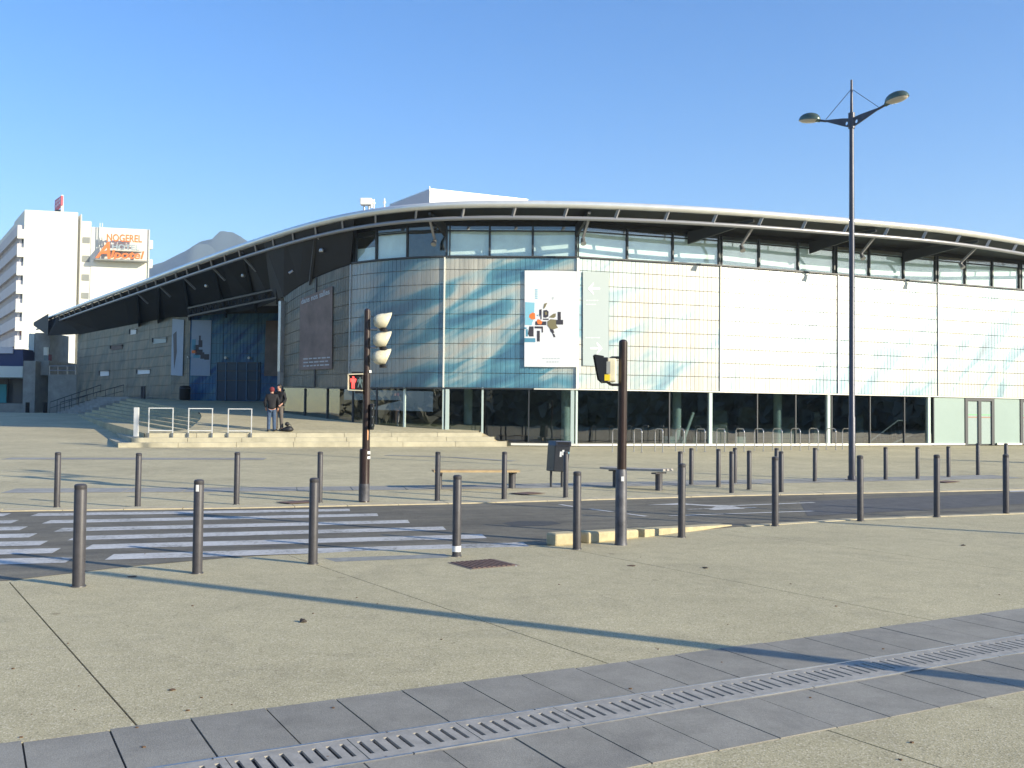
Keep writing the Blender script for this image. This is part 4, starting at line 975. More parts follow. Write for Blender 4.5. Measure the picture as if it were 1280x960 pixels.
# steps continue along the wall at the right end, filling under the glass
mb = MB(); s0_, s1_ = s_of(600, .9), s_of(632, .5)
mb.add([FP(s0_, .1, -.02), FP(s1_, .1, -.02), FP(s1_, .46, -.02), FP(s0_, 1.0, -.02), FP(s0_, .1, .08), FP(s1_, .1, .08), FP(s1_, .46, .08), FP(s0_, 1.0, .08)], [(0, 1, 2, 3), (4, 7, 6, 5), (0, 4, 5, 1), (2, 6, 7, 3), (3, 7, 4, 0), (1, 5, 6, 2)]); mb.build('step_cheek', M['kerb_pale'], fc)
# white railing frames on the steps
def railing(x0, x1, lab, y0=512, y1=540):
    a, b = PZ(x0, 544, .83), PZ(x1, 544, .83)
    a = (Pl.to_2d() + FD * (a.to_2d() - Pl.to_2d()).dot(FD) - FN * .06); b = (Pl.to_2d() + FD * (b.to_2d() - Pl.to_2d()).dot(FD) - FN * .06)
    lo, hi = .72, 1.86; r0 = thing('railing', lab, 'railing', (a.x, a.y, lo), 'white railing frames along the top step')
    mb = MB(); mb.beam((a.x, a.y, lo + .02), (a.x, a.y, hi), .032, .032, up=(1, 0, 0)); mb.build('post', M['white_metal'], r0)
    mb = MB(); mb.beam((b.x, b.y, lo + .02), (b.x, b.y, hi), .032, .032, up=(1, 0, 0)); mb.build('post', M['white_metal'], r0)
    e = (b - a).normalized() * .023; mb = MB(); mb.beam((a.x + e.x, a.y + e.y, hi - .022), (b.x - e.x, b.y - e.y, hi - .015), .03, .03); mb.build('top_rail', M['white_metal'], r0)
    mb = MB(); mb.beam((a.x + e.x, a.y + e.y, .99), (b.x - e.x, b.y - e.y, .99), .03, .03); mb.build('bottom_rail', M['white_metal'], r0)
    for p in (a, b): mb = MB(); mb.box((p.x - FN.x * .02, p.y - FN.y * .02, .80), (.05, .05, .2)); mb.build('bracket', M['steel'], r0)
railing(181.5, 213, 'white rectangular railing frame nearest the tall white end post')
railing(233.5, 264, 'middle one of the three white railing frames on the steps')
railing(284.5, 314, 'white railing frame closest to the two standing people')
a = Pl.to_2d() + FD * .0 - FN * .1 - FD * .3; ps = thing('end_post', 'tall flat white post at the left end of the front steps', 'post', (a.x, a.y, .6))
mb = MB(); mb.box((a.x, a.y, 1.26), (.17, .1, 1.2)); mb.build('post_plate', M['white_metal'], ps); mb = MB(); mb.box((a.x, a.y, .74), (.22, .16, .04)); mb.build('foot', M['steel'], ps)
# handrails of the far staircase
hr = thing('stair_handrail', 'dark handrails of the far staircase beside the shaded wing wall', 'handrail', P(110, 517, 70))
for dx in (0, 13):
    a, b = P(62 + dx, 520, 76), P(126 + dx * 2.2, 486, 76); a.z = 1.45; mb = MB(); mb.tube([a + Vector((0, 0, .9)), b + Vector((0, 0, .3))], .03, 5); mb.tube([a + Vector((0, 0, .45)), b + Vector((0, 0, -.15))], .02, 5)
    for i in range(8): p = a.lerp(b, i / 7); mb.cyl(p + Vector((0, 0, -.3)), p + Vector((0, 0, .85 - .55 * i / 7)), .02, n=5)
    mb.build('handrail', M['beam'], hr)
sm = tag(bpy.data.objects.new('far_stairs', None), kind='structure'); C.objects.link(sm)
for i in range(9):
    a, b = P(64 + i * 7, 520, 77 - i * .2), P(88 + i * 9, 520, 72); zz = 1.5 + .16 * i; mb = MB(); mb.prism([(a.x, a.y, 1), (b.x, b.y, 1), (b.x + 9, b.y + 2, 1), (a.x + 9, a.y + 4, 1)], (0, 0, zz - 1)); mb.build('stair_step', M['concrete'], sm)

# ------------------------------------------------------------------ far left buildings
def pbox(x0, x1, y0, y1, Y, dp, m, name, parent, z0=None):
    a, b = P(x0, y0, Y), P(x1, y0, Y); zb_ = P(x0, y1, Y).z if z0 is None else z0
    return MB().prism([(a.x, Y, zb_), (b.x, Y, zb_), (b.x, Y + dp, zb_), (a.x, Y + dp, zb_)], (0, 0, a.z - zb_)).build(name, m, parent)
an = thing('concrete_annex', 'grey concrete annex with dark doorway and flat terrace left of the hall wing', 'building', P(60, 517, 90))
pbox(29.5, 44.5, 451, 522, 89, 6, M['concrete'], 'wall', an, 1.2); pbox(44.5, 61, 450.5, 469, 90, 6, M['concrete'], 'wall', an); pbox(44.4, 61, 468.9, 522, 93, 1, M['trough'], 'doorway', an, 1.2)
pbox(60.5, 97, 468, 522, 88.5, 6, M['concrete'], 'wall', an, 1.2); pbox(44, 62.5, 416, 451, 94, 4, M['concrete'], 'tower', an); pbox(36, 43, 417, 440, 95, 3, M['canopy_white'], 'tower_window', an)
pbox(54.5, 59.5, 434, 444, 93.5, .3, M['trim'], 'window', an); pbox(55, 61.5, 444, 455, 93, .6, M['interior'], 'vent', an); pbox(60.6, 62.4, 443, 469, 92, .4, M['red_door'], 'drain_pipe', an)
for x in (32, 54): pbox(x, x + 3, 503, 519, 87.5, .3, M['trough'], 'wall_slot', an)
mb = MB()
for y in (457.5, 463): mb.tube([P(62, y, 88.7), P(95, y, 88.7)], .035, 5)
for x in (62, 72.5, 84, 94.5): mb.cyl(P(x, 457.5, 88.7), P(x, 468.2, 88.7), .035, n=5)
mb.build('terrace_railing', M['steel'], an)
sh = thing('shop_pavilion', 'low dark blue shop pavilion with pale canopy and turquoise poster at the far left', 'building', P(10, 517, 92))
pbox(-60, 29, 435.5, 457, 93, 8, M['blue_shop'], 'fascia', sh); pbox(-60, 16, 433, 441, 92.8, .15, M['hotel_shade'], 'roof_edge', sh); pbox(-60, 28.5, 457, 471, 91, 4, M['canopy_white'], 'canopy', sh)
pbox(-60, 29, 471, 524, 94.5, 1, M['hotel_glass'], 'glass_front', sh, 1.2); pbox(-60, 28, 503.5, 524, 92, .4, M['concrete'], 'low_wall', sh, 1.2); pbox(-40, 8, 480, 503, 93.9, .2, M['blue_poster'], 'poster', sh); pbox(8, 10, 471, 503, 94, .2, M['frame'], 'post', sh)
# --- hotel
ht = thing('hotel', 'tall white hotel block with sunlit gable and orange roof-level lettering at the far left', 'building', P(65, 515, 150))
hx = Vector((.975, .22, 0)).normalized(); hy = Vector((-.55, .835, 0)).normalized()
h0 = P(31, 265, 150); hb = h0.z
def hwall(x0, x1, z0, z1, dpt, m, name, fwd=0):
    a = h0 + hx * x0 + hy * fwd; b = h0 + hx * x1 + hy * fwd
    return MB().prism([(a.x, a.y, z0), (b.x, b.y, z0), (b.x + hy.x * dpt, b.y + hy.y * dpt, z0), (a.x + hy.x * dpt, a.y + hy.y * dpt, z0)], (0, 0, z1 - z0)).build(name, m, ht)
def hxp(px): # offset along the gable seen at pixel px
    lo, hi = -5, 40
    for _ in range(40):
        m_ = (lo + hi) / 2; p = h0 + hx * m_
        if proj((p.x, p.y, 20))[0] < px: lo = m_
        else: hi = m_
    return lo
def hz(px, py): p = h0 + hx * hxp(px); return P(px, py, p.y).z
hwall(0, hxp(95.5), 0, hb, 60, M['hotel_white'], 'wall'); hwall(hxp(95.5), hxp(99.5), 0, hb - .6, 10, M['hotel_white'], 'stair_slot_wall', 1.2); hwall(hxp(99), hxp(100.3), 0, hb + .1, 10, M['hotel_white'], 'stair_fin')
hwall(hxp(100.3), hxp(113), 0, hz(105, 276), 12, M['hotel_white'], 'stair_tower', .4); zr_ = hz(150, 285)
hwall(hxp(113), hxp(186), 0, zr_, 14, M['hotel_white'], 'wall', .3)
hwall(0, hxp(95.5), hb, hb + .35, 12, M['hotel_white'], 'parapet', .05)
for y0, y1 in ((296, 303.5), (319, 327), (342.5, 350.5), (365.5, 373), (389, 397)): hwall(hxp(102), hxp(111.5), hz(106, y1), hz(106, y0), .2, M['louvre'], 'window', .32)
for k in range(8): z1 = zr_ - 1.6 - 3.0 * k; hwall(hxp(186), hxp(191), z1 - 1.3, z1, 1.5, M['hotel_white'], 'balcony', .6)
hwall(hxp(184.5), hxp(186), 2, zr_, .3, M['canopy_white'], 'drain_pipe', .1)
# left facade: white ledges and recessed window bands per storey
zz = P(33, 281, 150).z; hl = h0 + hx * -.0
def lwall(t0, t1, z0, z1, outw, inw, m, name, parent=ht):
    a = h0 + hy * t0 - hx * outw; b = h0 + hy * t1 - hx * outw
    return MB().prism([(a.x, a.y, z0), (b.x, b.y, z0), (b.x + hx.x * inw, b.y + hx.y * inw, z0), (a.x + hx.x * inw, a.y + hx.y * inw, z0)], (0, 0, z1 - z0)).build(name, m, parent)
for k in range(9):
    zt = zz - 2.8 * k
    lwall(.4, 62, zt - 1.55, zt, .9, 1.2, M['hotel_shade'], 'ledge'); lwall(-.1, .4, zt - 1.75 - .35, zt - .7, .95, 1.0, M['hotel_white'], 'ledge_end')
    wb = lwall(.6, 62, zt - 2.8, zt - 1.55, .15, .2, M['hotel_blind'] if k >= 5 else M['hotel_glass'], 'window_band')
    mb = MB()
    for i in range(26): p = h0 + hy * (.9 + 2.3 * i) - hx * .25; mb.box((p.x, p.y, zt - 2.17), (.35, .5, 1.2))
    tag(mb.build('window_posts', M['hotel_shade'], wb), kind='stuff')
# lettering on the gable
def gl(body, px0, px1, pyb, h, m, shear=0):
    a = h0 + hx * hxp(px0) - hy * .15; z = hz(px0, pyb); o = text(body, ht, (a.x - hy.x * 1.2, a.y - hy.y * 1.2, z), hx, (0, 0, 1), h, m, ext=.12, shear=shear)
    bpy.context.view_layer.update(); o.scale.x *= (hxp(px1) - hxp(px0)) / max(o.dimensions.x, .01); return o
gl('NOGEREL', 129, 173, 302.5, 1.55, M['orange_letter']); gl('HOTEL', 136, 170, 313, 1.15, M['grey_letter']); gl('lpotel', 134.5, 176, 323.5, 1.7, M['orange_letter'], .2); gl('A', 117, 136, 323.5, 3.5, M['orange_letter'], .35)
hwall(hxp(116), hxp(182), hz(150, 327.5), hz(150, 326), 1.6, M['louvre'], 'sign_ledge', -1.5); hwall(hxp(134), hxp(174), hz(150, 315.5), hz(150, 314.6), 1.3, M['louvre'], 'sign_ledge', -1.2)
mb = MB()
for x in (122.5, 125.5): a = h0 + hx * hxp(x) - hy * .3; mb.cyl((a.x, a.y, hz(x, 322)), (a.x, a.y, hz(x, 279)), .07, n=5)
mb.build('mast', M['canopy_white'], ht)
fs = thing('rooftop_sign', 'small red panel sign on a white mast on the hotel roof', 'sign', P(76, 267, 156))
mb = MB(); a, b = P(77.5, 244, 156), P(77.5, 270, 156); mb.cyl(b, a, .22, n=8); mb.build('mast', M['hotel_white'], fs)
c1, c2 = P(76.5, 244.5, 155.5), P(68.5, 250.5, 161); d1 = Vector((c1.x, c1.y, P(76.5, 256.5, 155.5).z)); d2 = Vector((c2.x, c2.y, P(68.5, 264.5, 161).z))
n_ = (c2 - c1).cross(Vector((0, 0, 1))).normalized() * .3; mb = MB(); mb.prism([c1, c2, d2, d1], n_); mb.build('sign_panel', M['flag_red'], fs)
for i in range(3):
    for j in range(2):
        f = lambda u, v: c1.lerp(c2, u).lerp(d1.lerp(d2, u), v) - n_ * .05
        u, v = .12 + .28 * i, .16 + .36 * j; MB().prism([f(u, v), f(u + .16, v), f(u + .16, v + .22), f(u, v + .22)], n_ * 1.1).build('sign_mark', M['flag_white'], fs)
mb = MB(); a, b = P(69, 262, 157), P(75, 262, 156.2); mb.prism([a, b, P(76, 268.5, 156), P(69, 268, 157)], n_); mb.build('sign_base', M['frame'], fs)
# mountain far behind
import mathutils.noise as mn
prof = [(60, 400), (120, 372), (150, 352), (185, 338), (205, 330), (222, 320), (240, 309), (252, 302.5), (264, 300.5), (290, 301.5), (304, 305), (318, 312), (350, 330), (420, 350), (520, 380), (640, 420)]
def prz(x):
    for (a, ya), (b, yb) in zip(prof, prof[1:]):
        if x <= b: return ya + (yb - ya) * (x - a) / (b - a)
    return prof[-1][1]
mb = MB(); rows_ = []; YM = 3000.0
for j in range(0, 22):
    t_ = j / 21; row = []
    for i in range(117):
        x = 60 + i * 5; tp_ = P(x, prz(x), YM); Yj = YM - 1600 * t_; k_ = Yj / YM
        f = 1 - t_; n_ = mn.fractal(Vector((tp_.x * .0022, Yj * .0022, 2.2)), .9, 2.1, 6)
        row.append(Vector((tp_.x * (.35 + .65 * k_) , Yj, max(-3, tp_.z * (f ** 1.25) + 190 * n_ * min(.12 + t_ * 5, 1) * f))))
    rows_.append(row)
rows_.insert(0, [Vector((p.x, p.y + 900, -5)) for p in rows_[0]])
for a, b in zip(rows_, rows_[1:]): mb.strip(a, b)
tag(mb.build('mountain', M['mountain'], smooth=True), kind='structure')
# belt of town trees across the square behind the camera, seen only mirrored in the glass
mb = MB()
for i in range(17000):
    u = random.random(); a = math.radians(-205 + 229 * u + random.uniform(-.5, .5)); R0 = 104 + random.uniform(-5, 5) + 5 * math.sin(u * 40)
    hh = 11 + 2.2 * math.sin(u * 57) + 1.6 * math.sin(u * 131 + 1)
    c = Vector((8 + R0 * math.cos(a), 22 + R0 * math.sin(a), hh * random.random() ** .7 + .3)); s_ = random.uniform(.9, 1.7)
    x = Vector((random.gauss(0, 1), random.gauss(0, 1), random.gauss(0, 1))).normalized(); y = x.orthogonal().normalized(); z = x.cross(y)
    mb.add([c + x * s_, c - x * s_ * .7 + y * s_, c - x * s_ * .6 - y * s_, c + z * s_ * .9], [(0, 1, 2), (0, 1, 3), (1, 2, 3), (2, 0, 3)])
tag(mb.build('tree_belt', mat('winter_foliage', (.20, .21, .17), .9, noise=.4, nscale=.3), recalc=False), kind='stuff')
mb = MB(); k_ = 0  # ring of blocks added behind the trees to fill bright gaps in reflections
while k_ < 46:
    a0, a1 = math.radians(-205 + 229 * k_ / 46), math.radians(-205 + 229 * (k_ + 1) / 46); h_ = random.uniform(7.5, 10); q_ = [Vector((8 + r_ * math.cos(a), 22 + r_ * math.sin(a), -.5)) for r_, a in ((114, a0), (114, a1), (124, a1), (124, a0))]
    mb.prism(q_, (0, 0, h_)); k_ += 1
tag(mb.build('backing_terrace', mat('terrace_render', (.22, .21, .19), .9, noise=.4, nscale=.15)), kind='stuff')
# still air between here and the mountain
hz_ = MB().box((0, 1600, 264), (7000, 5200, 532)).build('haze', None); tag(hz_, kind='stuff')
hm_ = bpy.data.materials.new('haze_air'); hm_.use_nodes = True; ht_ = hm_.node_tree
for n_ in list(ht_.nodes): ht_.nodes.remove(n_)
ho = ht_.nodes.new('ShaderNodeOutputMaterial'); hv = ht_.nodes.new('ShaderNodeVolumePrincipled'); hv.inputs['Color'].default_value = (.62, .80, 1, 1); hv.inputs['Density'].default_value = HAZE; hv.inputs['Anisotropy'].default_value = .1
ht_.links.new(hv.outputs[0], ho.inputs['Volume']); hz_.data.materials.append(hm_)

# ------------------------------------------------------------------ bollards
def make_bollard(h=.98, r=.052):
    t = thing('bollard', '', 'bollard'); 
    mb = MB(); mb.lathe([(r, 0), (r, h - .06), (r * .96, h - .055), (r * .96, h - .045), (r, h - .04), (r, h - .012), (r * .8, h), (r * .3, h + .002)], n=20); mb.build('shaft', M['bollard'], t, auto=35)
    mb = MB(); mb.lathe([(r + .012, 0), (r + .01, .012), (r, .014)], n=20); mb.build('base_ring', M['bollard_top'], t, auto=35)
    mb = MB(); mb.lathe([(r * .72, h + .0005), (r * .5, h + .004), (r * .1, h + .005)], n=16); mb.build('cap', M['bollard_top'], t, auto=35)
    return t
NB = [((98, 735), 604.5, 'leftmost near bollard, standing at the corner of the crossing'), ((246.5, 718.5), 599, 'second near bollard from the left, with a pale sticker near its top'), ((391, 706.5), 597, 'third near bollard from the left, in front of the thick signal mast shadow'), ((570.5, 697), 593.5, 'near bollard with a small white sticker low on its shaft, beside the iron cover'),
      ((721, 688), 589, 'near bollard in front of the first raised kerb stone'), ((852, 673), 579, 'near bollard just right of the square signal post'), ((969, 658.7), 570.5, 'near bollard standing where the raised kerb stones have sunk into the ground'), ((1075.5, 652.5), 569, 'near bollard directly right of the street lamp mast'), ((1171, 647.4), 568, 'near bollard left of the green double door, second from the right edge'), ((1257.5, 643.6), 567.6, 'rightmost near bollard at the edge of the picture')]
FB = [((71, 634), 565, 'leftmost far bollard beyond the crossing'), ((172, 634), 566, 'far bollard left of the railing steps, second beyond the crossing'), ((295.5, 630.5), 565, 'far bollard beyond the crossing with a pale spot at its foot'), ((399.5, 628.3), 564.5, 'far bollard just left of the three-lamp signal mast'), ((546.5, 625.8), 564.5, 'far bollard before the left end of the tan bench'), ((630, 624), 564.5, 'far bollard before the right end of the tan bench'), ((707, 622), 564.5, 'far bollard directly in front of the litter bin'),
      ((850, 618.2), 564, 'far bollard hidden partly behind a near one at the right end of the grey bench'), ((864, 606), 560, 'slender bollard on the far plaza right of the grey bench'), ((898, 609), 561, 'bollard of the far plaza, left one of a close trio'), ((914.5, 617), 564, 'bollard in front of the close trio at the far road edge'), ((918.5, 604), 559.5, 'rearmost bollard of the close trio, half covered by another'), ((936.5, 612), 563, 'bollard right of the close trio on the far plaza'), ((970.5, 606), 560, 'bollard whose top only shows above a near one, left of the lamp mast'),
      ((976.5, 615.5), 564, 'far bollard touching the edge of a near one, left of the lamp mast'), ((1018.5, 602), 559.6, 'lone far bollard between the trio and the street lamp'), ((1107, 599.8), 558.7, 'first far bollard right of the street lamp'), ((1147, 598.8), 558.7, 'second far bollard right of the street lamp'), ((1185.7, 596.5), 557.8, 'far bollard standing just left of the green double door'), ((1222.5, 594), 554, 'far bollard in line with the middle of the green double door'), ((1257.8, 592.5), 554, 'far bollard hidden behind the rightmost near bollard')]
bp_ = None
for row, grp in ((NB, 'near row of grey bollards along the pavement'), (FB, 'far row of grey bollards beyond the road')):
    for (bx_, by_), ty, lab in row:
        p = G(bx_, by_)
        if grp.startswith('near'): p.z += .014
        h = P(bx_, ty, p.y).z - p.z
        if bp_ is None: bp_ = make_bollard(); o = bp_; o.location = p; o['label'] = lab
        else: o = dup(bp_, p, random.uniform(0, 6), lab)
        sc = h / .985; tilt = random.uniform(-.006, .006); o.scale = (1.0, 1.0, sc); o.rotation_euler.x = tilt; o.rotation_euler.y = random.uniform(-.005, .005); o['group'] = grp
        if bx_ == 98: o.scale = (1.12, 1.12, sc)
        if lab.startswith('near bollard with a small white'):
            mb = MB(); mb.lathe([(.0535, .06), (.0535, .13)], n=20); mb.build('sticker', M['sticker'], None, auto=35).parent = o
        if lab.startswith('second near'):
            mb = MB(); mb.lathe([(.0532, .86), (.0532, .93)], n=20); s_ = mb.build('sticker', M['sticker'], None, auto=35); s_.parent = o
            bm = bmesh.new(); bm.from_mesh(s_.data); bmesh.ops.delete(bm, geom=[v for v in bm.verts if not (v.co.y < -.045 or len(v.link_edges) > 90)], context='VERTS'); bm.to_mesh(s_.data); bm.free(); s_.rotation_euler = (0, 0, -o.rotation_euler.z)

# ------------------------------------------------------------------ street lamps
def street_lamp(p, lab, H=None, adir=Vector((.67, -.742, 0))):
    t = thing('street_lamp', lab, 'street lamp', p, 'tall double-armed street lamps'); z0 = p.z; H = H or 11.0; x, y = p.x, p.y; za = z0 + H * .893
    mb = MB(); mb.lathe([(.085, 0), (.085, 1.6), (.075, 1.62), (.068, 6), (.055, H * .89), (.042, H * .9), (.028, H)], p, 16); mb.build('pole', M['lamp_pole'], t, auto=35)
    mb = MB(); mb.lathe([(.17, 0), (.17, .03), (.11, .035), (.105, .12)], p, 16); mb.build('base_plate', M['lamp_pole'], t, auto=35)
    mb = MB(); mb.lathe([(.085, -.16), (.085, .24)], (x, y, za), 12); mb.build('collar', M['lamp_pole'], t, auto=35)
    for s_ in (-1, 1):
        d = adir * s_; q = Vector((x, y, 0)); Z = lambda r_, z_: Vector((q.x + d.x * r_ * .8, q.y + d.y * r_ * .8, za + z_ * .92)); n_ = Vector((-d.y, d.x, 0)) * .02
        hole = [Vector((.17 + .05 * math.cos(2 * PI * i / 10), .0 + .055 * math.sin(2 * PI * i / 10))) for i in range(10)]
        outl = [(.05, -.14), (.85, .14), (.95, .2), (.95, .235), (.05, .13)]
        bm = bmesh.new(); outl2 = [(.05, -.14), (.3, -.055), (.95, .2), (.95, .235), (.3, .165), (.05, .12)]
        # plate with a round hole: bridge outline and hole
        ov = [bm.verts.new((a, b, 0)) for a, b in outl2]; oe = [bm.edges.new((ov[i], ov[(i + 1) % 6])) for i in range(6)]; hv = [bm.verts.new((h_.x, h_.y, 0)) for h_ in hole]; he = [bm.edges.new((hv[i], hv[(i + 1) % 10])) for i in range(10)]
        bmesh.ops.triangle_fill(bm, edges=oe + he, use_beauty=True)
        r_ = bmesh.ops.extrude_face_region(bm, geom=bm.faces[:]); tv = set(v for v in r_['geom'] if isinstance(v, bmesh.types.BMVert))
        for v in bm.verts: w_ = Z(v.co.x, v.co.y) + (n_ if v in tv else -n_) - p; v.co = w_
        bmesh.ops.recalc_face_normals(bm, faces=bm.faces[:]); me = bpy.data.meshes.new('arm_plate'); bm.to_mesh(me); bm.free(); me.materials.append(M['lamp_pole']); o = bpy.data.objects.new('arm_plate', me); C.objects.link(o); o.parent = t
        mb = MB(); mb.cyl(Z(.9, .2), Z(1.3, .31), .032, n=10); mb.build('arm_tube', M['lamp_pole'], t, auto=35)
        mb = MB(); mb.tube([Z(.02, .93), Z(.92, .25)], .008, 6); mb.build('stay_cable', M['lamp_pole'], t)
        mb = MB(); a = math.atan2(d.y, d.x); R3 = Matrix.Rotation(a, 3, 'Z') @ Matrix.Rotation(-.12, 3, 'Y') @ Matrix.Diagonal((.31, .19, .85)); c = Z(1.52, .34)
        mb.lathe([(.86, -.0), (1, .0), (1, .02), (.97, .07), (.86, .13), (.66, .185), (.38, .22), (.1, .235)], c, 22, R3); hd = mb.build('lamp_head', M['lamp_head'], t, auto=60)
        mb = MB(); mb.lathe([(.3, -.075), (.7, -.055), (.9, -.02), (.93, -.002)], c, 20, R3); mb.build('lamp_lens', M['lamp_glass'], hd, auto=60)
        mb = MB(); mb.cyl(Z(1.14, .265), Z(1.32, .33), .05, .06, n=10); mb.build('lamp_neck', M['lamp_head'], hd, auto=40)
    return t
pl_ = G(1065, 600.5); Hl = P(1063, 100, pl_.y).z - pl_.z
street_lamp(pl_, 'tall double-armed street lamp standing between the bicycle hoops and the far bollards', Hl)
sh2 = Vector((.883, -.469, 0))
q = PZ(1280, 858, 0) + sh2 * 5.2; street_lamp(Vector((q.x, q.y, 0)), 'double-armed street lamp outside the frame whose long shadow crosses the drainage strip', Hl).scale = (1.3, 1.3, 1)
tipg = G(60, 592); q = Vector((tipg.x, tipg.y, 0)) + sh2 * ((Hl * .93 - .1) / math.tan(EL)); street_lamp(Vector((q.x, q.y, 0)), 'double-armed street lamp outside the frame whose head shadow lies beyond the crossing', Hl)
# tapered panel added unseen outside the right edge to cast the wedge shadow
tg = G(1152, 573.8); b_ = Vector((tg.x, tg.y, 0)) + sh2 * 8.6; tt = thing('shadow_panel', 'unseen tapered panel added beyond the right edge to shadow the plaza', 'shadow_panel', (b_.x, b_.y, .2)); mb = MB(); z0 = tz(b_.x, b_.y)
mb.prism([(b_.x - .9, b_.y, z0), (b_.x + .9, b_.y, z0), (b_.x + .12, b_.y, z0 + 3.0), (b_.x - .12, b_.y, z0 + 3.0)], (0, .16, 0)); mb.build('panel', M['roof_tube'], tt); mb = MB(); mb.box((b_.x, b_.y + .08, z0 + .05), (2, .5, .1)); mb.build('plinth', M['concrete'], tt)

# ------------------------------------------------------------------ signals
p = G(455, 627.3); t = thing('traffic_signal', 'dark brown signal mast with three cream visored lamps, red pedestrian figure and small repeater lights', 'traffic signal', p)
Y = p.y; k1 = Y / F
Pz = lambda px, py, dy=0: P(px, py, Y + dy)
mb = MB(); mb.lathe([(.105, 0), (.1, .02), (.1, 1.0), (.085, 1.02)], p, 18); mb.build('sleeve', M['brown_paint'], t, auto=35)
a = Pz(457.5, 562); b = Pz(459.2, 389); mb = MB(); mb.cyl(a - Vector((0, 0, .1)), b, .075, .062, 18); mb.lathe([(.062, 0), (.055, .03), (.03, .05), (.005, .055)], b, 18); mb.build('mast', M['brown_paint'], t, auto=35)
mb = MB(); mb.lathe([(.106, .02), (.106, .35)], p, 18); mb.build('foot_wear', M['pole_sleeve'], t, auto=35)
for i, (cx, cy) in enumerate([(478, 401), (477.5, 424.5), (477, 446.5)]):
    c = Pz(cx, cy, -.05); mb = MB(); n = 22; rings = []
    ax = Vector((1, .32, .1)).normalized(); sd = Vector((-.1, 0, 1)); sd = (sd - ax * sd.dot(ax)).normalized(); w_ = ax.cross(sd)
    for j, (l, r_) in enumerate([(-.17, .02), (-.165, .07), (-.14, .105), (-.09, .135), (-.02, .15), (.03, .152), (.05, .15)]):
        for q in range(n): th = 2 * PI * q / n; mb.v.append(c + ax * l + (sd * math.cos(th) + w_ * math.sin(th)) * r_ * (1.0 if math.cos(th) < 0 else .93))
    for q in range(n): th = 2 * PI * q / n; mb.v.append(c + ax * (.04 + .155 * (1 + math.cos(th)) / 2 ) + (sd * math.cos(th) + w_ * math.sin(th)) * (.15 if math.cos(th) < 0 else .152))
    for j in range(7):
        for q in range(n): z = (q + 1) % n; mb.f.append([j * n + q, j * n + z, (j + 1) * n + z, (j + 1) * n + q])
    hd = mb.build('lamp_shell', M['cream_plastic'], t, auto=50, recalc=True)
    so_ = hd.modifiers.new('thick', 'SOLIDIFY'); so_.thickness = .008
    mb = MB(); mb.cyl(c + ax * .02, c + ax * .035, .14, n=20); mb.build('lens', M['dark_lens'], hd, auto=30)
    mb = MB(); mb.lathe([(.07, -.04), (.075, 0), (.05, .035)], c + Vector((.03, 0, -.165)), 12); mb.build('joint', M['black_plastic'], hd)
for y in (411, 434): mb = MB(); mb.cyl(Pz(460, y), Pz(474, y), .02, n=8); mb.cyl(Pz(474, y - 2), Pz(474, y + 2), .04, n=8); mb.build('arm', M['steel'], t, auto=40)
# pedestrian head facing the camera
c = Pz(446, 478, -.02); ph = MB().box(c, (.27, .16, .29)).build('pedestrian_head', M['black_plastic'], t, bevel=.02)
fr = MB()
for z in (-.15, .15): fr.beam(c + Vector((-.14, -.1, z)), c + Vector((.13, -.1, z + (.01 if z > 0 else -.01))), .1, .02)
fr.beam(c + Vector((-.145, -.1, -.15)), c + Vector((-.145, -.1, .15)), .1, .018, up=(1, 0, 0)); fr.build('head_frame', M['cream_plastic'], ph)
fr = MB(); fr.box(c + Vector((.02, -.08, .18)), (.2, .1, .04)); fr.build('bracket', M['black_plastic'], ph); fr = MB(); fr.box(c + Vector((.06, -.06, -.19)), (.14, .1, .05)); fr.build('bracket', M['black_plastic'], ph)
def figure(cx, cz, h, m, walk=0):
    y = c.y - .085; mb = MB(); s_ = h
    mb.cyl((cx, y, cz + .40 * s_), (cx, y - .008, cz + .40 * s_), .085 * s_, n=12)
    mb.prism([(cx - .16 * s_, y, cz + .3 * s_), (cx + .16 * s_, y, cz + .3 * s_), (cx + .12 * s_, y, cz - .05 * s_), (cx - .12 * s_, y, cz - .05 * s_)], (0, -.008, 0))
    for q in (-1, 1):
        mb.prism([(cx + q * .17 * s_, y, cz + .3 * s_), (cx + q * .24 * s_, y, cz + .26 * s_), (cx + q * (.2 + walk) * s_, y, cz), (cx + q * (.15 + walk) * s_, y, cz)], (0, -.008, 0))
        mb.prism([(cx + q * .01 * s_, y, cz - .05 * s_), (cx + q * .12 * s_, y, cz - .05 * s_), (cx + q * (.11 + walk * 2) * s_, y, cz - .5 * s_), (cx + q * (.03 + walk * 2) * s_, y, cz - .5 * s_)], (0, -.008, 0))
    return mb.build('figure', m, ph)
figure(c.x - .055, c.z, .24, M['red_lamp']); figure(c.x + .075, c.z, .2, M['grey_lamp'], .06)
hb_ = MB().box(Pz(465, 521, -.03), (.075, .12, .50)).build('repeater_box', M['black_plastic'], t, bevel=.015)
for y in (511, 521.5, 532): q = Pz(465.5, y, -.12); mb = MB(); mb.cyl(q, q + Vector((.015, -.05, 0)), .032, .036, n=12); mb.build('repeater_lamp', M['dark_lens'], hb_, auto=40); mb = MB(); mb.cyl(q + Vector((0, -.045, .01)), q + Vector((.012, -.052, .01)), .014, n=8); mb.build('repeater_highlight', M['steel'], hb_)
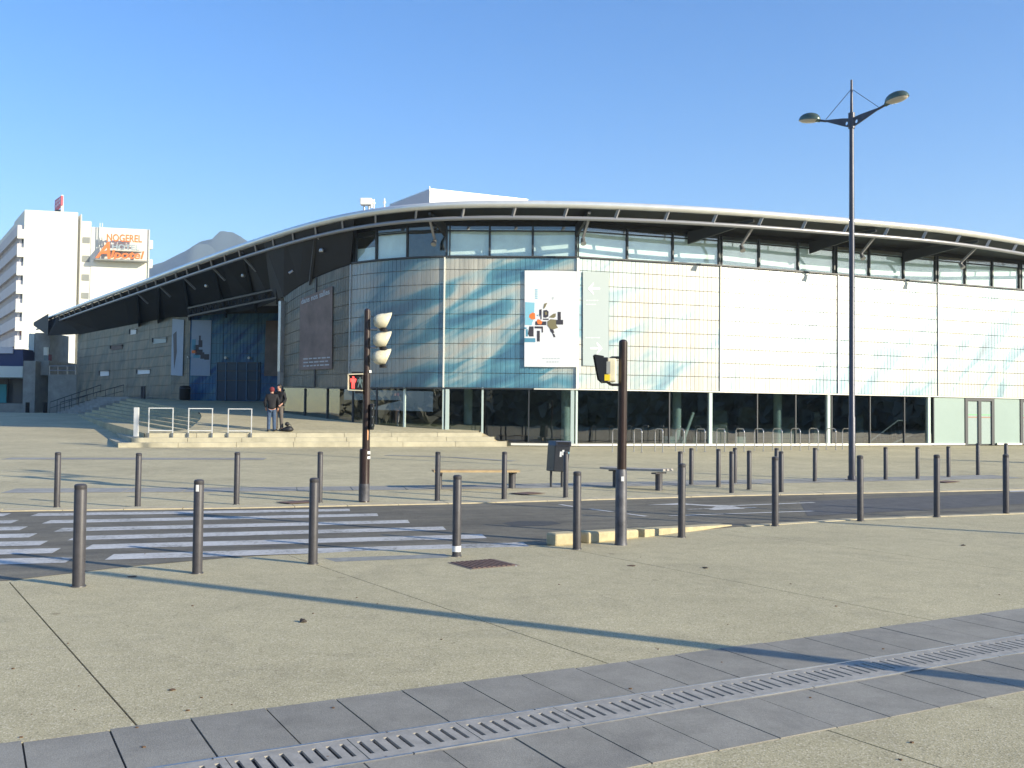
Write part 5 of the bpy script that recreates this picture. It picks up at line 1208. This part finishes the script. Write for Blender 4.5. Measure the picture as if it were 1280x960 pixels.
for y, h_, m_ in ((550, .2, 'sticker_orange'), (567.5, .055, 'sticker'), (573.5, .05, 'sticker'), (466, .05, 'sticker')):
    q = Pz(459, y, 0); r_ = .09 if y < 562 else .1075
    mb = MB(); n = 8; A = [Vector((p.x + (.02 if y < 500 else .0) + r_ * math.cos(-.9 + 1.0 * i / n), p.y + r_ * math.sin(-.9 + 1.0 * i / n), q.z)) for i in range(n + 1)]; mb.strip(A, [v + Vector((0, 0, h_)) for v in A]); mb.build('sticker', M[m_], t, recalc=False)
# right-hand post with the square head
p = G(776, 682.5); p.z += .014; Y = p.y; t = thing('signal_post', 'stout brown and grey post with a cream square pedestrian head behind the raised kerb stones', 'traffic signal', p)
Pz = lambda px, py, dy=0: P(px, py, Y + dy)
mb = MB(); mb.lathe([(.085, 0), (.078, .04), (.075, .95), (.066, .99)], p, 20); mb.build('sleeve', M['pole_sleeve'], t, auto=35)
b = Pz(779, 428); mb = MB(); mb.cyl(Pz(777, 600), b, .062, .058, 20); mb.lathe([(.058, 0), (.052, .02), (.03, .036), (.005, .04)], b, 20); mb.build('mast', M['brown_paint'], t, auto=35)
c = Pz(763, 463, -.02); hd = MB().box(c, (.13, .26, .31)).build('pedestrian_head', M['cream_plastic'], t, bevel=.02)
MB().box(c + Vector((-.075, 0, 0)), (.07, .28, .33)).build('head_rim', M['black_plastic'], hd, bevel=.012)
MB().box(c + Vector((-.055, -.133, -.1)), (.07, .02, .08)).build('yellow_patch', M['yellow_plastic'], hd)
MB().box(c + Vector((-.04, -.134, .03)), (.05, .016, .16)).build('side_vent', M['louvre'], hd)
mb = MB(); vz = [(-.1, .17), (-.22, .19), (-.16, -.12), (-.1, -.17)]
mb.prism([c + Vector((x, -.14, z)) for x, z in vz], (0, .012, 0)); mb.prism([c + Vector((x, .13, z)) for x, z in vz], (0, .012, 0)); mb.prism([c + Vector((-.1, -.14, .17)), c + Vector((-.22, -.14, .19)), c + Vector((-.22, .14, .19)), c + Vector((-.1, .14, .17))], (0, 0, .012)); mb.build('visor', M['black_plastic'], hd)
mb = MB(); mb.tube([Pz(777, 447, -.02), Pz(764, 447, -.02), Pz(760, 452, -.02)], .018, 8); mb.build('arm', M['black_plastic'], t, auto=40); mb = MB(); mb.tube([Pz(777, 481, -.02), Pz(764, 481, -.02), Pz(758, 477, -.02)], .018, 8); mb.build('arm', M['black_plastic'], t, auto=40)
q = Pz(776, 601); mb = MB(); n = 6; A = [Vector((p.x + .078 * math.cos(-1.7 + .5 * i / n), p.y + .078 * math.sin(-1.7 + .5 * i / n), q.z)) for i in range(n + 1)]; mb.strip(A, [v + Vector((0, 0, .06)) for v in A]); mb.build('sticker', M['sticker'], t, recalc=False)

# ------------------------------------------------------------------ benches
def bench(a, b, la, lb, seatm, lab, curve_=0):
    A, B = G(*la), G(*lb); t = thing('bench', lab, 'bench', A, 'plank benches on round metal legs'); zs = P(a[0], a[1], A.y).z
    e = (B - A).normalized(); q = Vector((-e.y, e.x, 0)); SA, SB = P(a[0], a[1], A.y), P(b[0], b[1], B.y); SB.z = SA.z + (SB.z - SA.z)
    for i in range(3):
        o_ = q * (-.18 + .155 * i); mb = MB(); L = 6; prev = None
        pts = [SA.lerp(SB, j / L) + o_ + Vector((0, 0, curve_ * (2 * j / L - 1) ** 4)) for j in range(L + 1)]
        for j in range(L): mb.beam(pts[j], pts[j + 1], .145, .045)
        mb.build('seat_plank', seatm, t)
    for P0, P1 in ((A, SA), (B, SB)):
        mb = MB(); mb.lathe([(.085, 0), (.08, .02), (.08, zs - A.z - .06)], P0, 18); mb.build('leg', M['bollard'], t, auto=35)
        mb = MB(); mb.box((P0.x, P0.y, P0.z + zs - A.z - .045), (.12, .42, .03), Matrix.Rotation(math.atan2(e.y, e.x), 3, 'Z')); mb.build('seat_bracket', M['bollard'], t)
bench((541, 588.5), (647, 588.5), (548, 611.5), (640, 610.5), M['wood'], 'tan varnished plank bench left of the litter bin')
bench((757, 585), (836, 588), (770, 608.5), (823.5, 613), M['wood_grey'], 'greyish weathered bench with upturned ends right of the litter bin', .012)

# ------------------------------------------------------------------ litter bin
p = G(689, 609.5); t = thing('litter_bin', 'charcoal tapered litter bin on a slim post with small stickers', 'litter bin', p); Y = p.y
def bp3(px, py, dy=0): return P(px, py, Y + dy)
F4 = [bp3(694, 556, -.08), bp3(713.5, 557, -.08), bp3(709.5, 590, -.08), bp3(692, 589.5, -.08)]
dk = Vector((-.16, .34, 0)); mb = MB(); mb.prism(F4, dk); mb.build('body', M['bin'], t, bevel=.018)
A_ = bp3(694.6, 557, -.10); B_ = bp3(714.2, 557.6, -.10); A2_ = bp3(694.9, 551.2, -.02); B2_ = bp3(714.4, 551.6, -.02)
mb = MB(); mb.add([A_, B_, B_ + dk, A_ + dk, A2_, B2_, B2_ + dk, A2_ + dk], [(3, 2, 1, 0), (4, 5, 6, 7), (0, 1, 5, 4), (1, 2, 6, 5), (2, 3, 7, 6), (3, 0, 4, 7)]); hd_ = mb.build('hood', M['bin'], t, bevel=.008)
f_ = lambda u, v: A_.lerp(B_, u).lerp(A2_.lerp(B2_, u), v) + Vector((0, -.006, 0))
mb = MB(); mb.prism([f_(.14, .2), f_(.88, .2), f_(.88, .78), f_(.14, .78)], (0, .003, 0)); mb.build('opening', M['bin_dark'], t)
mb = MB(); mb.prism([f_(.02, .86), f_(.98, .86), f_(.98, 1.0), f_(.02, 1.0)], (0, -.004, 0)); mb.build('hood_lip', M['steel'], t)
mb = MB(); c = F4[3] + dk * .5 + Vector((.03, 0, 0)); mb.cyl((c.x, c.y, p.z), (c.x, c.y, c.z + .1), .028, n=10); mb.build('post', M['bin'], t, auto=40); mb = MB(); c2_ = F4[2] + dk * .5; mb.cyl((c2_.x - .04, c2_.y, p.z), (c2_.x - .04, c2_.y, c2_.z + .1), .028, n=10); mb.build('post', M['bin'], t, auto=40)
for x0, y0, x1, y1, m_ in ((699.5, 564.5, 702, 571, 'sticker'), (702.5, 562.5, 705, 569, 'sticker'), (709.5, 565, 711.5, 567.5, 'poster_blue')): MB().prism([bp3(x0, y1, -.088), bp3(x1, y1, -.088), bp3(x1 + .5, y0, -.088), bp3(x0 + .5, y0, -.088)], (0, .006, 0)).build('sticker', M[m_], t)
# black bin by the entrance wall
p = fE(241, 498, 1.0); p.z = 2.5; t = thing('dark_bin', 'squat black bin standing against the shaded entrance wall under the poster', 'litter bin', p); mb = MB(); mb.lathe([(.30, 0), (.36, .1), (.36, .85), (.3, .95), (.1, .98)], p, 16); mb.build('body', M['bin_dark'], t, auto=40); mb = MB(); mb.lathe([(.38, .74), (.39, .78), (.38, .82)], p, 16); mb.build('rim', M['bin'], t)

# ------------------------------------------------------------------ bicycle hoops
HB = [(770, 565.5), (797.3, 565), (823.5, 564.8), (849.8, 564.5), (875.8, 564.3), (900.8, 564), (925, 563.8), (948.7, 563.6), (971.7, 563.3), (994.5, 562.8), (1017, 562.5), (1038.8, 562.2), (1059, 562)]
p0, p1 = G(*HB[1]), G(*HB[7]); hp = None
LH = ['bicycle hoop left of the stout signal post', 'first full bicycle hoop right of the stout signal post', 'second bicycle hoop right of the stout signal post', 'bicycle hoop in front of the left inner column', 'bicycle hoop in front of the leaning strut', 'bicycle hoop just right of the pale steel post', 'sixth bicycle hoop right of the signal post', 'bicycle hoop above the close trio of bollards', 'bicycle hoop before the short inner column', 'bicycle hoop above the lone near bollard left of the lamp', 'third bicycle hoop left of the street lamp', 'second bicycle hoop left of the street lamp', 'bicycle hoop half hidden by the street lamp mast']
for (x, y), lab in zip(HB, LH):
    p = G(x, y)
    if hp is None:
        hp = thing('bicycle_hoop', lab, 'bicycle rack', p, 'steel bicycle hoops in front of the glass'); o = hp
        rr, hh, ww = .02, .86, .30; pts = [Vector((-ww, 0, 0)), Vector((-ww, 0, hh - .13))] + [Vector((-ww + .13 - .13 * math.cos(a), 0, hh - .13 + .13 * math.sin(a))) for a in [PI / 2 * i / 5 for i in range(1, 6)]] + [Vector((ww - .13 + .13 * math.sin(a), 0, hh - .13 + .13 * math.cos(a))) for a in [PI / 2 * i / 5 for i in range(0, 6)]] + [Vector((ww, 0, 0))]
        mb = MB(); mb.tube(pts, rr, 8); mb.build('hoop', M['steel'], hp, auto=50, world=False)
        for s_ in (-1, 1): mb = MB(); mb.lathe([(.06, 0), (.06, .01), (.025, .012)], (ww * s_, 0, 0), 12); mb.build('foot_plate', M['steel'], hp, world=False)
        o.rotation_euler = (0, 0, math.radians(-70))
    else: o = dup(hp, p, math.radians(-70) + random.uniform(-.03, .03), lab)

# ------------------------------------------------------------------ people
def skin_mesh(name, verts, edges, rad, m, parent, lvl=2, root=0):
    me = bpy.data.meshes.new(name); me.from_pydata([Vector(v) for v in verts], edges, []); o = bpy.data.objects.new(name, me); C.objects.link(o)
    sk = o.modifiers.new('skin', 'SKIN'); sk.use_smooth_shade = True
    for i, r_ in enumerate(rad): me.skin_vertices[0].data[i].radius = (r_, r_) if not isinstance(r_, tuple) else r_; me.skin_vertices[0].data[i].use_root = (i == root)
    ss = o.modifiers.new('sub', 'SUBSURF'); ss.levels = lvl; ss.render_levels = lvl; me.materials.append(m)
    if parent is not None: o.parent = parent
    return o
def person(p, rz, lab, top, legs, hairm, faceaway, arm, H=1.76, hatcol=None):
    t = thing('person', lab, 'person', p, 'two people talking at the top of the steps'); t.rotation_euler = (0, 0, rz); k = H / 1.76
    # faces local -Y
    J_ = {'pel': (0, 0, .95), 'wai': (0, 0, 1.08), 'che': (0, .01, 1.28), 'nb': (0, .01, 1.46), 'nk': (0, 0, 1.53), 'hd': (0, -.015, 1.62), 'ht': (0, -.01, 1.70)}
    V = [J_[n] for n in ('pel', 'wai', 'che', 'nb', 'nk', 'hd', 'ht')]; R_ = [(.145, .11), (.14, .105), (.165, .12), (.09, .07), .055, (.078, .092), (.062, .07)]; E_ = [(i, i + 1) for i in range(6)]
    def chain(start, pts, rs):
        pr = start
        for q, r_ in zip(pts, rs): V.append(q); R_.append(r_); E_.append((pr, len(V) - 1)); pr = len(V) - 1
        return pr
    legi, armi = [], []
    for s_ in (-1, 1):
        n0 = len(V); st_ = .02 * s_; chain(0, [(.09 * s_, 0, .86), (.10 * s_, -.01 + st_, .5), (.11 * s_, .02 + st_, .09), (.12 * s_, -.02 + st_, .04), (.13 * s_, -.14 + st_, .03)], [.085, .06, .042, .045, .035]); legi.append(n0)
        n0 = len(V); el_, ha = arm[0 if s_ < 0 else 1]; last = chain(2, [(.19 * s_, .01, 1.41), el_, ha], [.055, .042, .03]); armi.append(n0)
        h = Vector(ha); d = (h - Vector(el_)).normalized(); sd = d.cross(Vector((0, 1, 0))).normalized(); pal = h + d * .06; V.append(pal); R_.append((.036, .018)); E_.append((last, len(V) - 1)); pi_ = len(V) - 1
        for f_ in range(4):
            b0 = pal + sd * (-.026 + .017 * f_) + d * .03; chain(pi_, [b0, b0 + d * (.028 + .006 * (f_ in (1, 2))) + Vector((0, -.008, 0)), b0 + d * .05 + Vector((0, -.022, 0))], [.009, .0085, .0075])
        chain(pi_, [h + d * .03 - sd * .035 + Vector((0, -.012, 0)), h + d * .06 - sd * .045 + Vector((0, -.02, 0))], [.01, .0085])
    # nose and ears
    chain(5, [(0, -.11, 1.615)], [.014]); chain(5, [(.082, 0, 1.62)], [.016]); chain(5, [(-.082, 0, 1.62)], [.016])
    V2 = [Vector(v) * k for v in V]; body = skin_mesh('body', V2, E_, [tuple(a * k for a in r_) if isinstance(r_, tuple) else r_ * k for r_ in R_], M['skin'], t)
    for s_ in (-1, 1): MB().lathe([(.002, -.008), (.009, -.004), (.011, 0), (.009, .005), (.002, .008)], Vector((.032 * s_, -.098, 1.64)) * k, 8).build('eye', M['hair'], t, world=False)
    MB().box(Vector((0, -.098, 1.575)) * k, (.045, .01, .008)).build('mouth', M['red_door'], t, world=False)
    jv = [(0, 0, .84), (0, 0, 1.0), (0, .0, 1.1), (0, .01, 1.3), (0, .01, 1.46), (0, .0, 1.51)]; jr = [(.185, .15), (.18, .145), (.17, .135), (.2, .145), (.12, .1), (.085, .085)]; je = [(i, i + 1) for i in range(5)]
    for s_ in (-1, 1):
        el_, ha = arm[0 if s_ < 0 else 1]; n0 = len(jv); jv += [(.2 * s_, .01, 1.41), el_, tuple(Vector(el_).lerp(Vector(ha), .93))]; jr += [.078, .062, .048]; je += [(3, n0), (n0, n0 + 1), (n0 + 1, n0 + 2)]
    skin_mesh('jacket', [Vector(v) * k for v in jv], je, [tuple(a * k for a in r_) if isinstance(r_, tuple) else r_ * k for r_ in jr], top, t)
    tv = [(0, 0, .95)]; tr_ = [(.155, .12)]; te = []
    for s_ in (-1, 1):
        st_ = .02 * s_; n0 = len(tv); tv += [(.09 * s_, 0, .84), (.1 * s_, -.01 + st_, .5), (.11 * s_, .02 + st_, .12), (.11 * s_, .015 + st_, .06)]; tr_ += [.1, .078, .07, .072]; te += [(0, n0), (n0, n0 + 1), (n0 + 1, n0 + 2), (n0 + 2, n0 + 3)]
    skin_mesh('trousers', [Vector(v) * k for v in tv], te, [tuple(a * k for a in r_) if isinstance(r_, tuple) else r_ * k for r_ in tr_], legs, t)
    for s_ in (-1, 1):
        st_ = .02 * s_; o = skin_mesh('shoe', [(.115 * s_, .05 + st_, .045), (.12 * s_, -.03 + st_, .045), (.135 * s_, -.16 + st_, .035)], [(0, 1), (1, 2)], [.05, .052, .04], M['shoe'], t)
    hm = MB(); hm.lathe([(.09, -.07), (.099, -.02), (.098, .03), (.085, .07), (.05, .098), (.01, .105)], Vector((0, .012, 1.655)) * k, 18, Matrix.Rotation(-.25, 3, 'X')); hm.build('hair' if not hatcol else 'woollen_hat', hatcol or hairm, t, auto=70, world=False)
    return t
base = lambda px, d: (lambda dr_: dr_)(None)
def on_top(px, d):
    lo, hi = 20, 90
    for _ in range(40):
        m_ = (lo + hi) / 2; dr_ = ray(px, 520); q_ = (dr_.x / dr_.y * m_, m_)
        if fd(q_) < d: lo = m_
        else: hi = m_
    return Vector((q_[0], q_[1], fz(q_) + .002))
person(on_top(339.5, .28), PI + .25, 'person seen from behind in black jacket, blue jeans and dark red hat', M['jacket'], M['jeans'], M['hair'], True, [((-.27, .03, 1.14), (-.24, -.06, .92)), ((.27, .03, 1.14), (.22, -.08, .93))], 1.76, M['red_cap'])
person(on_top(348.5, .5), -.35, 'person facing the camera in black jacket and taupe trousers with sunlit face', M['jacket'], M['trousers'], M['hair'], False, [((-.26, .02, 1.15), (-.16, -.16, 1.02)), ((.28, .03, 1.15), (.2, -.12, 1.0))], 1.84)
p = on_top(358.5, .3); t = thing('bag', 'soft black bag set down at the feet of the person in taupe trousers', 'bag', p); mb = MB()
mb.lathe([(.16, 0), (.21, .04), (.2, .1), (.13, .16), (.07, .2), (.02, .21)], p + Vector((.06, 0, 0)), 14, Matrix.Diagonal((1.15, .7, 1)))
for v in mb.v: v.x += .03 * math.sin(v.z * 17); v.y += .02 * math.sin(v.x * 23)
mb.build('bag_body', M['bag'], t, auto=60); mb = MB(); mb.lathe([(.03, -.07), (.085, -.04), (.095, .02), (.07, .07), (.01, .09)], p + Vector((.02, 0, .28)), 12); mb.build('bag_top', M['bag'], t, auto=60); mb = MB(); mb.tube([p + Vector((.1 + .09 * math.cos(a), 0, .18 + .1 * math.sin(a))) for a in [PI * i / 8 for i in range(9)]], .012, 6); mb.build('bag_strap', M['bag'], t)
